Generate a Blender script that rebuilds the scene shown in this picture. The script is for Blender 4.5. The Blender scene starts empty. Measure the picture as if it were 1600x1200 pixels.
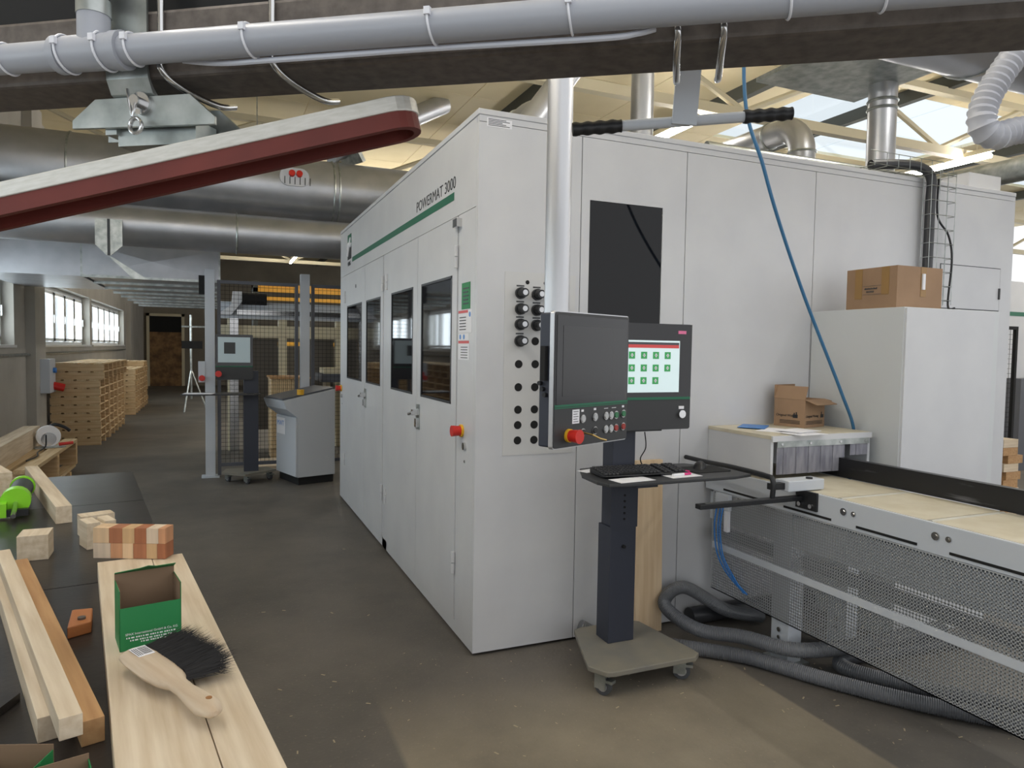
import bpy, math, random
from mathutils import Vector, Matrix
random.seed(7)
SC = bpy.context.scene
COL = SC.collection
PI = math.pi

# ---------------------------------------------------------------- camera
YAW, PITCH, ROLL = 0.40140114, -0.0492859, 0.0158215
fw = Vector((math.sin(YAW)*math.cos(PITCH), math.cos(YAW)*math.cos(PITCH), math.sin(PITCH)))
rt = Vector((math.cos(YAW), -math.sin(YAW), 0)); up = rt.cross(fw)
R_ = rt*math.cos(ROLL) + up*math.sin(ROLL); U_ = up*math.cos(ROLL) - rt*math.sin(ROLL)
cam_data = bpy.data.cameras.new('camera'); cam = bpy.data.objects.new('camera', cam_data); COL.objects.link(cam)
cam_data.sensor_width = 36; cam_data.lens = 1094.46*36/1600; cam_data.clip_start = 0.02
cam.matrix_world = Matrix(((R_.x, U_.x, -fw.x, -1.2257), (R_.y, U_.y, -fw.y, -3.36), (R_.z, U_.z, -fw.z, 1.6), (0, 0, 0, 1)))
SC.camera = cam
# ---------------------------------------------------------------- world, exposure
W = bpy.data.worlds.new('sky'); SC.world = W; W.use_nodes = True
bg = W.node_tree.nodes['Background']; bg.inputs[0].default_value = (0.965, 0.98, 1.0, 1); bg.inputs[1].default_value = 0.75
SC.view_settings.view_transform = 'Standard'; SC.view_settings.look = 'None'
SC.view_settings.exposure = 0.72; SC.view_settings.gamma = 1.0; SC.view_settings.use_curve_mapping = False
# daylight entering the hall through the window openings of the long wall
def daylight(y0, y1, power):
    l = bpy.data.lights.new('window_daylight', 'AREA'); l.shape = 'RECTANGLE'; l.size = 1.0; l.size_y = y1-y0; l.energy = power; l.color = (0.93, 0.97, 1.0)
    o = bpy.data.objects.new('window_daylight', l); COL.objects.link(o); o.location = (-4.05, (y0+y1)/2, 2.05); o.rotation_euler = (0, -PI/2, 0)
for a_, b_, w_ in ((-6.5, 1.4, 50), (2.2, 7.9, 80), (9.3, 14.1, 75), (14.35, 20.2, 90)): daylight(a_, b_, w_)
# ---------------------------------------------------------------- materials
MATS = {}
def mat(name, c, rough=0.5, metal=0.0, c2=None, scale=8.0, stretch=(1, 1, 1), bump=0.0, bscale=None, emit=None, spec=0.5, contrast=(0.35, 0.65), detail=4, alpha=None, trans=None, coat=0.0, bd=0.01):
    if name in MATS: return MATS[name]
    m = bpy.data.materials.new(name); m.use_nodes = True; nt = m.node_tree; b = nt.nodes['Principled BSDF']
    b.inputs['Base Color'].default_value = (*c, 1); b.inputs['Roughness'].default_value = rough; b.inputs['Metallic'].default_value = metal
    b.inputs['Specular IOR Level'].default_value = spec
    if coat: b.inputs['Coat Weight'].default_value = coat
    if emit: b.inputs['Emission Color'].default_value = (*emit[0], 1); b.inputs['Emission Strength'].default_value = emit[1]
    if alpha is not None: b.inputs['Alpha'].default_value = alpha
    if trans is not None: b.inputs['Transmission Weight'].default_value = trans
    if c2 or bump:
        tc = nt.nodes.new('ShaderNodeTexCoord'); mp = nt.nodes.new('ShaderNodeMapping'); mp.inputs['Scale'].default_value = stretch
        nt.links.new(tc.outputs['Object'], mp.inputs[0])
        nz = nt.nodes.new('ShaderNodeTexNoise'); nz.inputs['Scale'].default_value = scale; nz.inputs['Detail'].default_value = detail
        nt.links.new(mp.outputs[0], nz.inputs['Vector'])
        if c2:
            cr = nt.nodes.new('ShaderNodeValToRGB'); e = cr.color_ramp.elements
            e[0].position = contrast[0]; e[0].color = (*c, 1); e[1].position = contrast[1]; e[1].color = (*c2, 1)
            nt.links.new(nz.outputs['Fac'], cr.inputs[0]); nt.links.new(cr.outputs[0], b.inputs['Base Color'])
        if bump:
            nb = nz
            if bscale:
                nb = nt.nodes.new('ShaderNodeTexNoise'); nb.inputs['Scale'].default_value = bscale; nb.inputs['Detail'].default_value = 5
                nt.links.new(mp.outputs[0], nb.inputs['Vector'])
            bp = nt.nodes.new('ShaderNodeBump'); bp.inputs['Strength'].default_value = bump; bp.inputs['Distance'].default_value = bd
            nt.links.new(nb.outputs['Fac'], bp.inputs['Height']); nt.links.new(bp.outputs[0], b.inputs['Normal'])
    MATS[name] = m
    return m
def srgb(r, g, b): return tuple(((v/255)/12.92 if v/255 <= 0.04045 else ((v/255+0.055)/1.055)**2.4) for v in (r, g, b))
white = mat('machine white enamel', srgb(200, 201, 203), 0.42, c2=srgb(194, 195, 198), scale=3)
cabw = mat('cabinet grey white enamel', srgb(196, 199, 200), 0.45)
lgrey = mat('light grey enamel', srgb(190, 195, 202), 0.45)
seam = mat('dark joint', srgb(70, 72, 74), 0.7)
glassd = mat('dark tinted glass', srgb(14, 14, 17), 0.04, spec=0.3)
galv = mat('galvanised sheet', srgb(172, 175, 180), 0.38, 0.85, c2=srgb(186, 188, 193), scale=4)
galvb = mat('bright galvanised steel', srgb(188, 192, 190), 0.35, 0.85, c2=srgb(150, 156, 154), scale=14)
chrome = mat('polished steel', srgb(205, 205, 205), 0.2, 1.0)
alu = mat('brushed aluminium tube', srgb(196, 197, 200), 0.38, 0.75)
steel = mat('dark mill steel', srgb(86, 79, 74), 0.6, 0.2, c2=srgb(106, 98, 92), scale=40, stretch=(1, 1, 1))
blacks = mat('black plastic', srgb(26, 27, 30), 0.45)
blackm = mat('matt black', srgb(15, 15, 16), 0.8)
panelk = mat('charcoal panel front', srgb(48, 49, 51), 0.5)
anth = mat('anthracite powder coat', srgb(46, 50, 62), 0.5)
anth2 = mat('anthracite grey frame', srgb(84, 86, 93), 0.5)
screen_off = mat('switched off screen', srgb(44, 44, 46), 0.22)
green = mat('green print', srgb(22, 98, 70), 0.5)
green2 = mat('bright green card', srgb(28, 122, 66), 0.55)
red = mat('red plastic', srgb(200, 40, 30), 0.4)
redb = mat('red brown rubber', srgb(112, 46, 38), 0.65, c2=srgb(98, 40, 34), scale=6)
yellow = mat('yellow plastic', srgb(222, 170, 40), 0.45)
pvc = mat('grey pvc pipe', srgb(165, 168, 176), 0.38)
tiew = mat('white nylon', srgb(225, 226, 232), 0.45)
cardb = mat('cardboard', srgb(154, 125, 98), 0.8, c2=srgb(144, 116, 90), scale=5)
cardd = mat('inside cardboard', srgb(128, 104, 82), 0.85)
tape = mat('brown tape', srgb(146, 112, 62), 0.35)
paper = mat('white paper', srgb(228, 228, 232), 0.8)
blue = mat('blue hose', srgb(52, 106, 146), 0.4)
bluec = mat('blue pneumatic tube', srgb(52, 122, 196), 0.35)
hose = mat('grey ribbed hose', srgb(112, 114, 118), 0.3, c2=srgb(90, 92, 96), scale=3)
hosed = mat('dark smooth pipe', srgb(52, 53, 56), 0.4)
pink = mat('pink marker', srgb(208, 40, 120), 0.4)
cream = mat('cream painted panel', srgb(226, 212, 176), 0.7, c2=srgb(218, 203, 164), scale=1.2)
creamb = mat('cream painted steel', srgb(206, 196, 168), 0.6)
ochre = mat('yellow rack paint', srgb(228, 170, 60), 0.5)
dkgreen = mat('dark purlin', srgb(62, 64, 58), 0.6)
wallm = mat('painted masonry', srgb(172, 168, 160), 0.85, c2=srgb(160, 156, 147), scale=1.5, bump=0.15, bscale=20)
pvcw = mat('white window frame', srgb(222, 222, 220), 0.5)
tablem = mat('pale laminate', srgb(203, 196, 176), 0.5, c2=srgb(192, 183, 160), scale=9)
fencem = mat('black worn fence', srgb(26, 26, 29), 0.35, c2=srgb(96, 96, 100), scale=3, stretch=(6, 0.9, 9), contrast=(0.63, 0.74))
def wood(name, a, b, axis='Y', s=14, rough=0.65):
    st = {'X': (0.06, 1, 1), 'Y': (1, 0.06, 1), 'Z': (1, 1, 0.06)}[axis]
    return mat(name, srgb(*a), rough, c2=srgb(*b), scale=s*3, stretch=st, contrast=(0.36, 0.66), bump=0.06, detail=6)
pine = wood('planed pine along Y', (212, 197, 174), (190, 171, 144))
pinex = wood('planed pine along X', (220, 203, 178), (200, 179, 150), 'X')
pinez = wood('glued beech upright', (224, 200, 166), (208, 180, 144), 'Z', 10)
pineo = wood('orange larch', (192, 152, 106), (172, 130, 86))
palw = wood('pallet wood', (206, 178, 138), (182, 150, 108), 'X')
palw2 = wood('pallet deck wood', (210, 186, 146), (188, 158, 116), 'Y')
osb = mat('weathered board', srgb(150, 116, 78), 0.85, c2=srgb(98, 74, 52), scale=5, detail=8)
film = mat('film faced plywood', srgb(34, 31, 30), 0.3, c2=srgb(50, 46, 44), scale=6, detail=8, bump=0.04, bscale=60)

# window glass: thin clear pane
def clear_glass(name, tint, gloss=0.12):
    m = bpy.data.materials.new(name); m.use_nodes = True; nt = m.node_tree; nt.nodes.clear()
    out = nt.nodes.new('ShaderNodeOutputMaterial'); mix = nt.nodes.new('ShaderNodeMixShader'); t = nt.nodes.new('ShaderNodeBsdfTransparent'); g = nt.nodes.new('ShaderNodeBsdfGlossy')
    t.inputs[0].default_value = (*tint, 1); g.inputs['Roughness'].default_value = 0.05; mix.inputs[0].default_value = gloss
    nt.links.new(t.outputs[0], mix.inputs[1]); nt.links.new(g.outputs[0], mix.inputs[2]); nt.links.new(mix.outputs[0], out.inputs[0])
    return m
wglass = clear_glass('clear window glass', (0.9, 0.94, 0.96))
curtainm = mat('cloudy plastic strip', srgb(152, 152, 160), 0.25, c2=srgb(122, 122, 134), scale=12, stretch=(3, 1, 0.6), alpha=0.8)

# concrete floor with a paler, dustier bay
fm = bpy.data.materials.new('worn concrete'); fm.use_nodes = True; nt = fm.node_tree; fb = nt.nodes['Principled BSDF']
def N(t): return nt.nodes.new(t)
tc = N('ShaderNodeTexCoord')
n1 = N('ShaderNodeTexNoise'); n1.inputs['Scale'].default_value = 1.1; n1.inputs['Detail'].default_value = 8; n1.inputs['Roughness'].default_value = 0.65
n2 = N('ShaderNodeTexNoise'); n2.inputs['Scale'].default_value = 60; n2.inputs['Detail'].default_value = 3
nt.links.new(tc.outputs['Object'], n1.inputs['Vector']); nt.links.new(tc.outputs['Object'], n2.inputs['Vector'])
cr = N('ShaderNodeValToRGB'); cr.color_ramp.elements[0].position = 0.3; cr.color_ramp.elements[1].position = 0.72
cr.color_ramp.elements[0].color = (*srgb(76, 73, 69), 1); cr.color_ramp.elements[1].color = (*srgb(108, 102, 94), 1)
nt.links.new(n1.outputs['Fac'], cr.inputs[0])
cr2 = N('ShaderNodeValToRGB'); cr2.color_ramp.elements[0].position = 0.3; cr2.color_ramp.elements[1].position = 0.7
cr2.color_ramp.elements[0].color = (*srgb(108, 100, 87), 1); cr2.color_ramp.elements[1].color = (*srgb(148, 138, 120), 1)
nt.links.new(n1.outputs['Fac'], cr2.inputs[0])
sx = N('ShaderNodeSeparateXYZ'); nt.links.new(tc.outputs['Object'], sx.inputs[0])
def mth(op, a, b=None, clamp=True):
    q = N('ShaderNodeMath'); q.operation = op; q.use_clamp = clamp
    for k, v in enumerate((a, b)):
        if v is None: continue
        if isinstance(v, (int, float)): q.inputs[k].default_value = v
        else: nt.links.new(v, q.inputs[k])
    return q.outputs[0]
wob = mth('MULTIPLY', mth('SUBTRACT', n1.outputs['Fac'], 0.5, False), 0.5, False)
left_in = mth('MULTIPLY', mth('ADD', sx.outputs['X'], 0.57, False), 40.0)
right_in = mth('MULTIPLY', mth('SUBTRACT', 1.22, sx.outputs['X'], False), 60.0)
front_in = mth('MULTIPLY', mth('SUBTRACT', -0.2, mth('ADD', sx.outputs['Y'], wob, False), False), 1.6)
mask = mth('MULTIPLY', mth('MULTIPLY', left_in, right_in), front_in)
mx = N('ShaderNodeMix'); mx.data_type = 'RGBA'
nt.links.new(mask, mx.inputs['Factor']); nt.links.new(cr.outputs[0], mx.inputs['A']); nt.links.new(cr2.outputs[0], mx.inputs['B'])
sp = N('ShaderNodeValToRGB'); sp.color_ramp.elements[0].position = 0.62; sp.color_ramp.elements[1].position = 0.75
sp.color_ramp.elements[0].color = (0, 0, 0, 1); sp.color_ramp.elements[1].color = (0.22, 0.22, 0.22, 1)
nt.links.new(n2.outputs['Fac'], sp.inputs[0])
mx2 = N('ShaderNodeMix'); mx2.data_type = 'RGBA'; mx2.inputs['B'].default_value = (*srgb(170, 158, 135), 1)
nt.links.new(sp.outputs[0], mx2.inputs['Factor']); nt.links.new(mx.outputs['Result'], mx2.inputs['A'])
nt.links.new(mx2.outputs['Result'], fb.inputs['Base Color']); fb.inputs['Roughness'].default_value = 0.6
bp = N('ShaderNodeBump'); bp.inputs['Strength'].default_value = 0.15; bp.inputs['Distance'].default_value = 0.01
nt.links.new(n2.outputs['Fac'], bp.inputs['Height']); nt.links.new(bp.outputs[0], fb.inputs['Normal'])

# ---------------------------------------------------------------- mesh helpers
class MB:
    def __init__(s): s.v = []; s.f = []
    def box(s, x0, x1, y0, y1, z0, z1, M=None):
        k = len(s.v)
        for z in (z0, z1):
            for x, y in ((x0, y0), (x1, y0), (x1, y1), (x0, y1)):
                p = Vector((x, y, z)); s.v.append(M @ p if M else p)
        for q in ((3, 2, 1, 0), (4, 5, 6, 7), (0, 1, 5, 4), (1, 2, 6, 5), (2, 3, 7, 6), (3, 0, 4, 7)): s.f.append([k+i for i in q])
        return s
    def prism(s, poly, a, b, axis='Z', M=None):
        # poly: 2D outline; axis: extrusion axis. X -> (y,z), Y -> (x,z), Z -> (x,y)
        k = len(s.v); n = len(poly)
        for t in (a, b):
            for p, q in poly:
                w = Vector({'X': (t, p, q), 'Y': (p, t, q), 'Z': (p, q, t)}[axis]); s.v.append(M @ w if M else w)
        s.f.append([k+i for i in range(n)][::-1]); s.f.append([k+n+i for i in range(n)])
        for i in range(n): j = (i+1) % n; s.f.append([k+i, k+j, k+n+j, k+n+i])
        return s
    def cyl(s, p0, p1, r0, r1=None, n=16, caps=True):
        return s.tube([p0, p1], [r0, r0 if r1 is None else r1], n, caps)
    def tube(s, pts, r, n=8, caps=True):
        pts = [Vector(p) for p in pts]; m = len(pts); k = len(s.v)
        rr = r if isinstance(r, (list, tuple)) else [r]*m
        ref = None
        for i, p in enumerate(pts):
            t = (pts[min(i+1, m-1)]-pts[max(i-1, 0)])
            t = t.normalized() if t.length > 1e-9 else Vector((0, 0, 1))
            if ref is None: ref = t.orthogonal().normalized()
            ref = ref - t*ref.dot(t)
            ref = ref.normalized() if ref.length > 1e-6 else t.orthogonal().normalized()
            b = t.cross(ref)
            for j in range(n):
                a = 2*PI*j/n; s.v.append(p + (ref*math.cos(a)+b*math.sin(a))*rr[i])
        for i in range(m-1):
            for j in range(n):
                a = k+i*n+j; b_ = k+i*n+(j+1) % n; s.f.append([a, b_, b_+n, a+n])
        if caps: s.f.append([k+j for j in range(n)][::-1]); s.f.append([k+(m-1)*n+j for j in range(n)])
        return s
    def ring(s, c, axis, R, r, n=20, k=6):
        c = Vector(c); ax = Vector(axis).normalized(); e = ax.orthogonal().normalized(); g = ax.cross(e)
        b0 = len(s.v)
        for i in range(n):
            a = 2*PI*i/n; d = e*math.cos(a)+g*math.sin(a)
            for j in range(k):
                b = 2*PI*j/k; s.v.append(c+d*(R+r*math.cos(b))+ax*r*math.sin(b))
        for i in range(n):
            for j in range(k):
                a0 = b0+i*k+j; a1 = b0+i*k+(j+1) % k; i2 = (i+1) % n
                s.f.append([a0, b0+i2*k+j, b0+i2*k+(j+1) % k, a1])
        return s
    def quad(s, *p):
        k = len(s.v); s.v += [Vector(q) for q in p]; s.f.append([k+i for i in range(len(p))]); return s
    def mesh(s, name):
        me = bpy.data.meshes.new(name); me.from_pydata([tuple(v) for v in s.v], [], s.f); me.update(); return me
    def build(s, name, m, parent=None, bevel=0, smooth=False, label=None):
        return link(name, s.mesh(name), m, parent, bevel, smooth, label)
def link(name, me, m, parent=None, bevel=0, smooth=False, label=None, loc=None, rz=None):
    if m and not me.materials: me.materials.append(m)
    o = bpy.data.objects.new(name, me); COL.objects.link(o)
    if parent: o.parent = parent
    if smooth:
        me.polygons.foreach_set('use_smooth', [True]*len(me.polygons)); me.set_sharp_from_angle(angle=0.7)
    if bevel:
        b = o.modifiers.new('bevel', 'BEVEL'); b.width = bevel; b.segments = 2; b.limit_method = 'ANGLE'
    if label: o['label'] = label
    if loc is not None: o.location = loc
    if rz is not None: o.rotation_euler = (0, 0, rz)
    return o
def thing(name, label, cat, loc=(0, 0, 0), rz=0, group=None, kind=None):
    o = bpy.data.objects.new(name, None); COL.objects.link(o); o.empty_display_size = 0.05
    o.location = loc; o.rotation_euler = (0, 0, rz); return tag(o, label, cat, group, kind)
def tag(o, label, cat, group=None, kind=None):
    o['label'] = label; o['category'] = cat
    if group: o['group'] = group
    if kind: o['kind'] = kind
    return o
def struct(o, label=None):
    o['kind'] = 'structure'
    if label: o['label'] = label
    return o
def text(body, size, m, parent, loc, rot, name='lettering', sx=1.0, ext=0.0004, align='LEFT'):
    cu = bpy.data.curves.new(name, 'FONT'); cu.body = body; cu.size = size; cu.extrude = ext; cu.align_x = align
    tmp = bpy.data.objects.new(name, cu); me = bpy.data.meshes.new_from_object(tmp); bpy.data.objects.remove(tmp); bpy.data.curves.remove(cu)
    me.materials.clear(); me.materials.append(m); o = bpy.data.objects.new(name, me); COL.objects.link(o)
    o.parent = parent; o.location = loc; o.rotation_euler = rot; o.scale = (sx, 1, 1); return o
def dup(o, parent=None):
    c = o.copy(); COL.objects.link(c); c.parent = parent
    for ch in o.children: dup(ch, c)
    return c
def B(*a): return MB().box(*a)
def bez(pts, n=12):
    # Catmull-Rom through points
    P = [Vector(p) for p in pts]; out = []
    for i in range(len(P)-1):
        a, b, c, d = P[max(i-1, 0)], P[i], P[i+1], P[min(i+2, len(P)-1)]
        for k in range(n):
            t = k/n; out.append(0.5*((2*b)+(c-a)*t+(2*a-5*b+4*c-d)*t*t+(3*b-a-3*c+d)*t**3))
    out.append(P[-1]); return out
def ribbed(pts, r, pitch=0.009, amp=0.1, n=14):
    # corrugated hose along a path
    path = bez(pts, 40); L = [0.0]
    for i in range(1, len(path)): L.append(L[-1]+(path[i]-path[i-1]).length)
    m = max(2, int(L[-1]/(pitch/2))); out = []; rr = []; j = 0
    for i in range(m+1):
        d = L[-1]*i/m
        while j < len(L)-2 and L[j+1] < d: j += 1
        t = (d-L[j])/max(1e-9, L[j+1]-L[j]); out.append(path[j].lerp(path[j+1], min(1, t))); rr.append(r*(1+amp*0.5*(1 if i % 2 else -1)))
    return MB().tube(out, rr, n)
# ================================================================ THE HALL
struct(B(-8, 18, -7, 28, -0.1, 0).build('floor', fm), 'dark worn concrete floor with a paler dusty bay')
XW = -3.7
WIN = [(-6.5, 1.4), (2.2, 7.9), (9.3, 14.1), (14.35, 20.2)]   # window openings along the wall
SILL, HEAD = 1.54, 2.56
w = MB(); w.box(XW-0.3, XW, -7, 26.5, 0, SILL); w.box(XW-0.3, XW, -7, 26.5, HEAD, 5)
ys = [-7]+[v for p in WIN for v in p]+[26.5]
for a, b in zip(ys[0::2], ys[1::2]): w.box(XW-0.3, XW, a, b, SILL, HEAD)
wl = struct(w.build('wall_left', wallm), 'grey painted masonry wall with window openings')
B(XW, XW+0.12, 8.5, 9.15, 0, 5).build('pilaster', wallm, wl); B(XW, XW+0.12, 20.8, 21.4, 0, 5).build('pilaster', wallm, wl)
for i, (a, b) in enumerate(WIN):
    t = bpy.data.objects.new('window_%d' % (i+1), None); COL.objects.link(t); struct(t, 'white framed casement window in the long wall'); t.location = (XW-0.22, a, SILL)
    L = b-a; H = HEAD-SILL; f = MB()
    for z in (0, H-0.07): f.box(0, 0.07, 0, L, z, z+0.07)
    n = max(2, round(L/0.95))
    for k in range(n+1):
        y = min(max(0, L*k/n-0.045), L-0.09); f.box(0, 0.07, y, y+0.09, 0.07, H-0.07)
    f.build('window_frame', pvcw, t)
    for k in range(n):
        B(0.03, 0.036, L*k/n+0.045, L*(k+1)/n-0.045, 0.07, H-0.07).build('pane', wglass, t)
        s = MB(); y0, y1 = L*k/n+0.05, L*(k+1)/n-0.05
        for z in (0.08, H-0.13): s.box(0.04, 0.085, y0, y1, z, z+0.05)
        for y in (y0, y1-0.05): s.box(0.04, 0.085, y, y+0.05, 0.08, H-0.08)
        s.build('sash', pvcw, t)
        B(0.085, 0.11, y1-0.035, y1-0.015, 0.4, 0.54).build('window_handle', pvcw, t)
    B(-0.02, 0.25, 0, L, -0.02, 0.015).build('window_sill', pvcw, t)
struct(B(-4.0, 18, 26.5, 26.8, 0, 5).build('wall_back', mat('back wall plaster', srgb(140, 132, 118), 0.9, c2=srgb(122, 114, 102), scale=0.8)), 'dull beige end wall of the hall')
d = bpy.data.objects.new('door_1', None); COL.objects.link(d); d.location = (-3.5, 26.48, 0); struct(d, 'weathered brown board door in the end wall')
B(0, 1.1, -0.08, 0, 0, 2.05).build('door_leaf', osb, d); B(0, 1.1, -0.08, 0, 2.05, 2.65).build('dark_opening', blackm, d)
f = MB(); f.box(-0.1, 0, -0.12, 0, 0, 2.75); f.box(1.1, 1.2, -0.12, 0, 0, 2.75); f.box(-0.1, 1.2, -0.12, 0, 2.65, 2.75); f.build('door_frame', creamb, d)
# ceiling: cream sheet panels, with glazed skylight bays
ce = bpy.data.objects.new('ceiling', None); COL.objects.link(ce); ce.location = (0, 0, 5); struct(ce, 'cream panelled ceiling with a skylight bay')
PX, PY = 2.0, 1.25
me_full = B(0, PX-0.012, 0, PY-0.012, 0, 0.05).mesh('panel')
sky_cells = [(6.3, 9.9, 3.7, 5.5), (12.3, 16, 3.7, 5.5), (6.3, 9.9, 11.5, 13.8), (0.2, 4.3, 14, 16)]
ix = -4.0
while ix < 18:
    iy = -3.0
    while iy < 26.5:
        cx, cy = ix+PX/2, iy+PY/2
        if any(a <= cx <= b and c <= cy <= e for a, b, c, e in sky_cells):
            g = link('skylight_pane', me_full.copy() if False else B(0, PX-0.012, 0, PY-0.012, 0, 0.012).mesh('skylight_pane'), wglass, ce, loc=(ix, iy, 0))
        else:
            link('panel', me_full, cream, ce, loc=(ix, iy, 0))
        iy += PY
    ix += PX
B(-4, 18, -3, 26.5, 0.06, 0.07)
# roof steel
for i, x in enumerate((-1.5, 2.6, 5.0, 7.0, 10.6, 14.0)):
    o = tag(B(-0.05, 0.05, -3, 26, 0, 0.16).build('roof_purlin', dkgreen), '', 'purlin', 'dark roof purlins'); o.location = (x, 0, 4.84)
    o['label'] = ['dark roof purlin above the window aisle', 'dark roof purlin over the machine cabin centre', 'dark roof purlin over the cabin right end', 'dark roof purlin beside the skylight bay', 'dark roof purlin right of the skylight bay', 'dark roof purlin farthest to the right'][i]
for i, y in enumerate((2.6, 7.4, 12.4, 18.5)):
    t = thing('roof_truss', ['cream roof truss above the machine roof ducts', 'cream roof truss behind the machine cabin', 'cream roof truss above the yellow racks', 'cream roof truss far down the hall'][i], 'truss', (0, y, 4.05), 0, 'cream roof trusses')
    B(-3.7, 17, -0.05, 0.05, 0, 0.1).build('bottom_chord', creamb, t); B(-3.7, 17, -0.05, 0.05, 0.72, 0.8).build('top_chord', creamb, t)
    x = -3.6; k = 0
    while x < 16:
        m = MB(); m.tube([(x, 0, 0.08 if k % 2 else 0.74), (x+1.5, 0, 0.74 if k % 2 else 0.08)], 0.035, 6); m.build('web_member', creamb, t); x += 1.5; k += 1
lampm = mat('lit tube', (1, 1, 1), 0.5, emit=((1, 0.96, 0.9), 48))
for i, (x, y, L) in enumerate(((3.4, 2.6, 1.6), (7.3, 2.2, 3.0), (7.3, 6.3, 3.0), (3.4, 8, 3.0), (0.8, 9.0, 3.0), (3.4, -2.6, 3.0), (0.8, 15, 3.0), (-2.0, -2.6, 3.0), (10.5, 0, 3.0))):
    t = thing('tube_light', ['short fluorescent tube light hanging behind the round elbow duct', 'long fluorescent tube light right of the skylight pipes', 'fluorescent tube light beyond the long right hand one', 'fluorescent tube light behind the machine roof', 'fluorescent tube light above the fenced infeed', 'fluorescent tube light above the outfeed conveyor', 'fluorescent tube light far behind the racks', 'fluorescent tube light above the workbench', 'fluorescent tube light at the far right'][i], 'light', (x, y, 4.0), 0, 'fluorescent tube lights')
    B(-0.022, 0.022, 0, L, 0.045, 0.1).build('housing', creamb, t); MB().cyl((0, 0.03, 0), (0, L-0.03, 0), 0.028, n=10).build('tube', lampm, t, smooth=True)
    h = MB()
    for yy in (0.2, L-0.2): h.cyl((0, yy, 0.09), (0, yy, 1.0), 0.006, n=6)
    h.build('hanger', creamb, t)

# ================================================================ MACHINE CABIN
MH = 2.806
mc = thing('machine_cabin', 'large white woodworking machine cabin with dark windows and a green stripe', 'machine')
core = B(0.02, 4.19, 0.02, 4.19, 0.02, MH-0.03).build('core', seam, mc)
B(-0.004, 4.2, -0.004, 4.2, MH-0.03, MH).build('roof', white, mc, bevel=0.004)
# front (-Y) panels
G = 0.0025
for a, b in ((0.0, 0.588), (0.588, 1.269), (1.269, 2.25), (2.25, 3.3), (3.3, 4.2)):
    if a == 0.588:
        m = MB(); x0, x1, z0, z1 = 0.641, 1.111, 1.29, 2.412
        m.box(a+G, x0, 0, 0.03, 0.015, MH-0.065); m.box(x1, b-G, 0, 0.03, 0.015, MH-0.065); m.box(x0, x1, 0, 0.03, 0.015, z0); m.box(x0, x1, 0, 0.03, z1, MH-0.065)
        p = m.build('front_panel', white, mc); B(x0+0.002, x1-0.002, 0.004, 0.012, z0+0.002, z1-0.002).build('window_pane', glassd, p)
    else:
        p = B(a+G if a else 0.0, b-G, 0, 0.03, 0.015, MH-0.065).build('front_panel', white, mc)
B(0.002, 4.198, 0, 0.03, MH-0.062, MH-0.031).build('top_trim', white, mc)
B(3.42, 4.066, -0.0015, 0.001, 1.934, 2.246).build('hatch_gap', seam, mc); B(3.426, 4.06, -0.004, 0, 1.94, 2.24).build('hatch', white, mc)
h = MB(); h.box(4.045, 4.055, -0.015, -0.003, 2.02, 2.1); h.build('hatch_hinge', seam, mc)
# aisle side (-X)
S = MB(); S.box(0, 0.03, 0.031, 4.2, 2.325, MH-0.034); S.box(0, 0.03, 0.031, 0.3, 0.015, 2.322); S.box(0, 0.03, 1.99, 2.135, 0.015, 2.322); S.box(0, 0.03, 3.866, 4.2, 0.015, 2.322); S.box(0, 0.03, 0.3, 3.866, 0.015, 0.085)
S.build('side_frame', white, mc)
for (y0, y1, wy0, wy1) in ((0.305, 1.112, 0.39, 1.02), (1.117, 1.985, 1.225, 1.85), (2.14, 2.86, 2.224, 2.8), (2.865, 3.861, 3.0, 3.76)):
    m = MB(); z0, z1, a, b = 0.09, 2.318, 1.288, 2.006
    m.box(-0.006, 0.022, y0, wy0, z0, z1); m.box(-0.006, 0.022, wy1, y1, z0, z1); m.box(-0.006, 0.022, wy0, wy1, z0, a); m.box(-0.006, 0.022, wy0, wy1, b, z1)
    dl = m.build('door', white, mc); B(-0.003, 0.004, wy0+0.002, wy1-0.002, a+0.002, b-0.002).build('window_pane', glassd, dl)
    fr = MB()
    for q in ((wy0, wy0+0.014, a, b), (wy1-0.014, wy1, a, b)): fr.box(-0.008, -0.002, q[0], q[1], q[2], q[3])
    for q in ((a, a+0.014), (b-0.014, b)): fr.box(-0.008, -0.002, wy0, wy1, q[0], q[1])
    fr.build('gasket', blacks, dl)
for y in (1.07, 2.815):
    hd = B(-0.012, -0.006, y-0.04, y+0.04, 1.07, 1.235).build('handle_plate', galvb, mc); m = MB(); m.box(-0.05, -0.012, y-0.02, y+0.02, 1.165, 1.2); m.cyl((-0.05, y+0.07, 1.165), (-0.05, y-0.02, 1.18), 0.012, n=10); m.box(-0.028, -0.012, y-0.022, y+0.022, 1.085, 1.14)
    m.build('lever', chrome, hd)
hin = MB().cyl((-0.012, 0, -0.06), (-0.012, 0, -0.003), 0.012, n=10).cyl((-0.012, 0, 0.003), (-0.012, 0, 0.06), 0.012, n=10).mesh('hinge')
for y, z in ((0.303, 2.1), (0.303, 0.41), (1.987, 2.1), (1.987, 0.45), (2.137, 2.1), (2.137, 0.45), (3.863, 2.1), (3.863, 0.45)): link('hinge', hin, white, mc, loc=(0, y, z))
lt = B(-0.03, 0.0, 0.25, 0.32, 2.255, 2.3).build('latch_bracket', chrome, mc)
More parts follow.
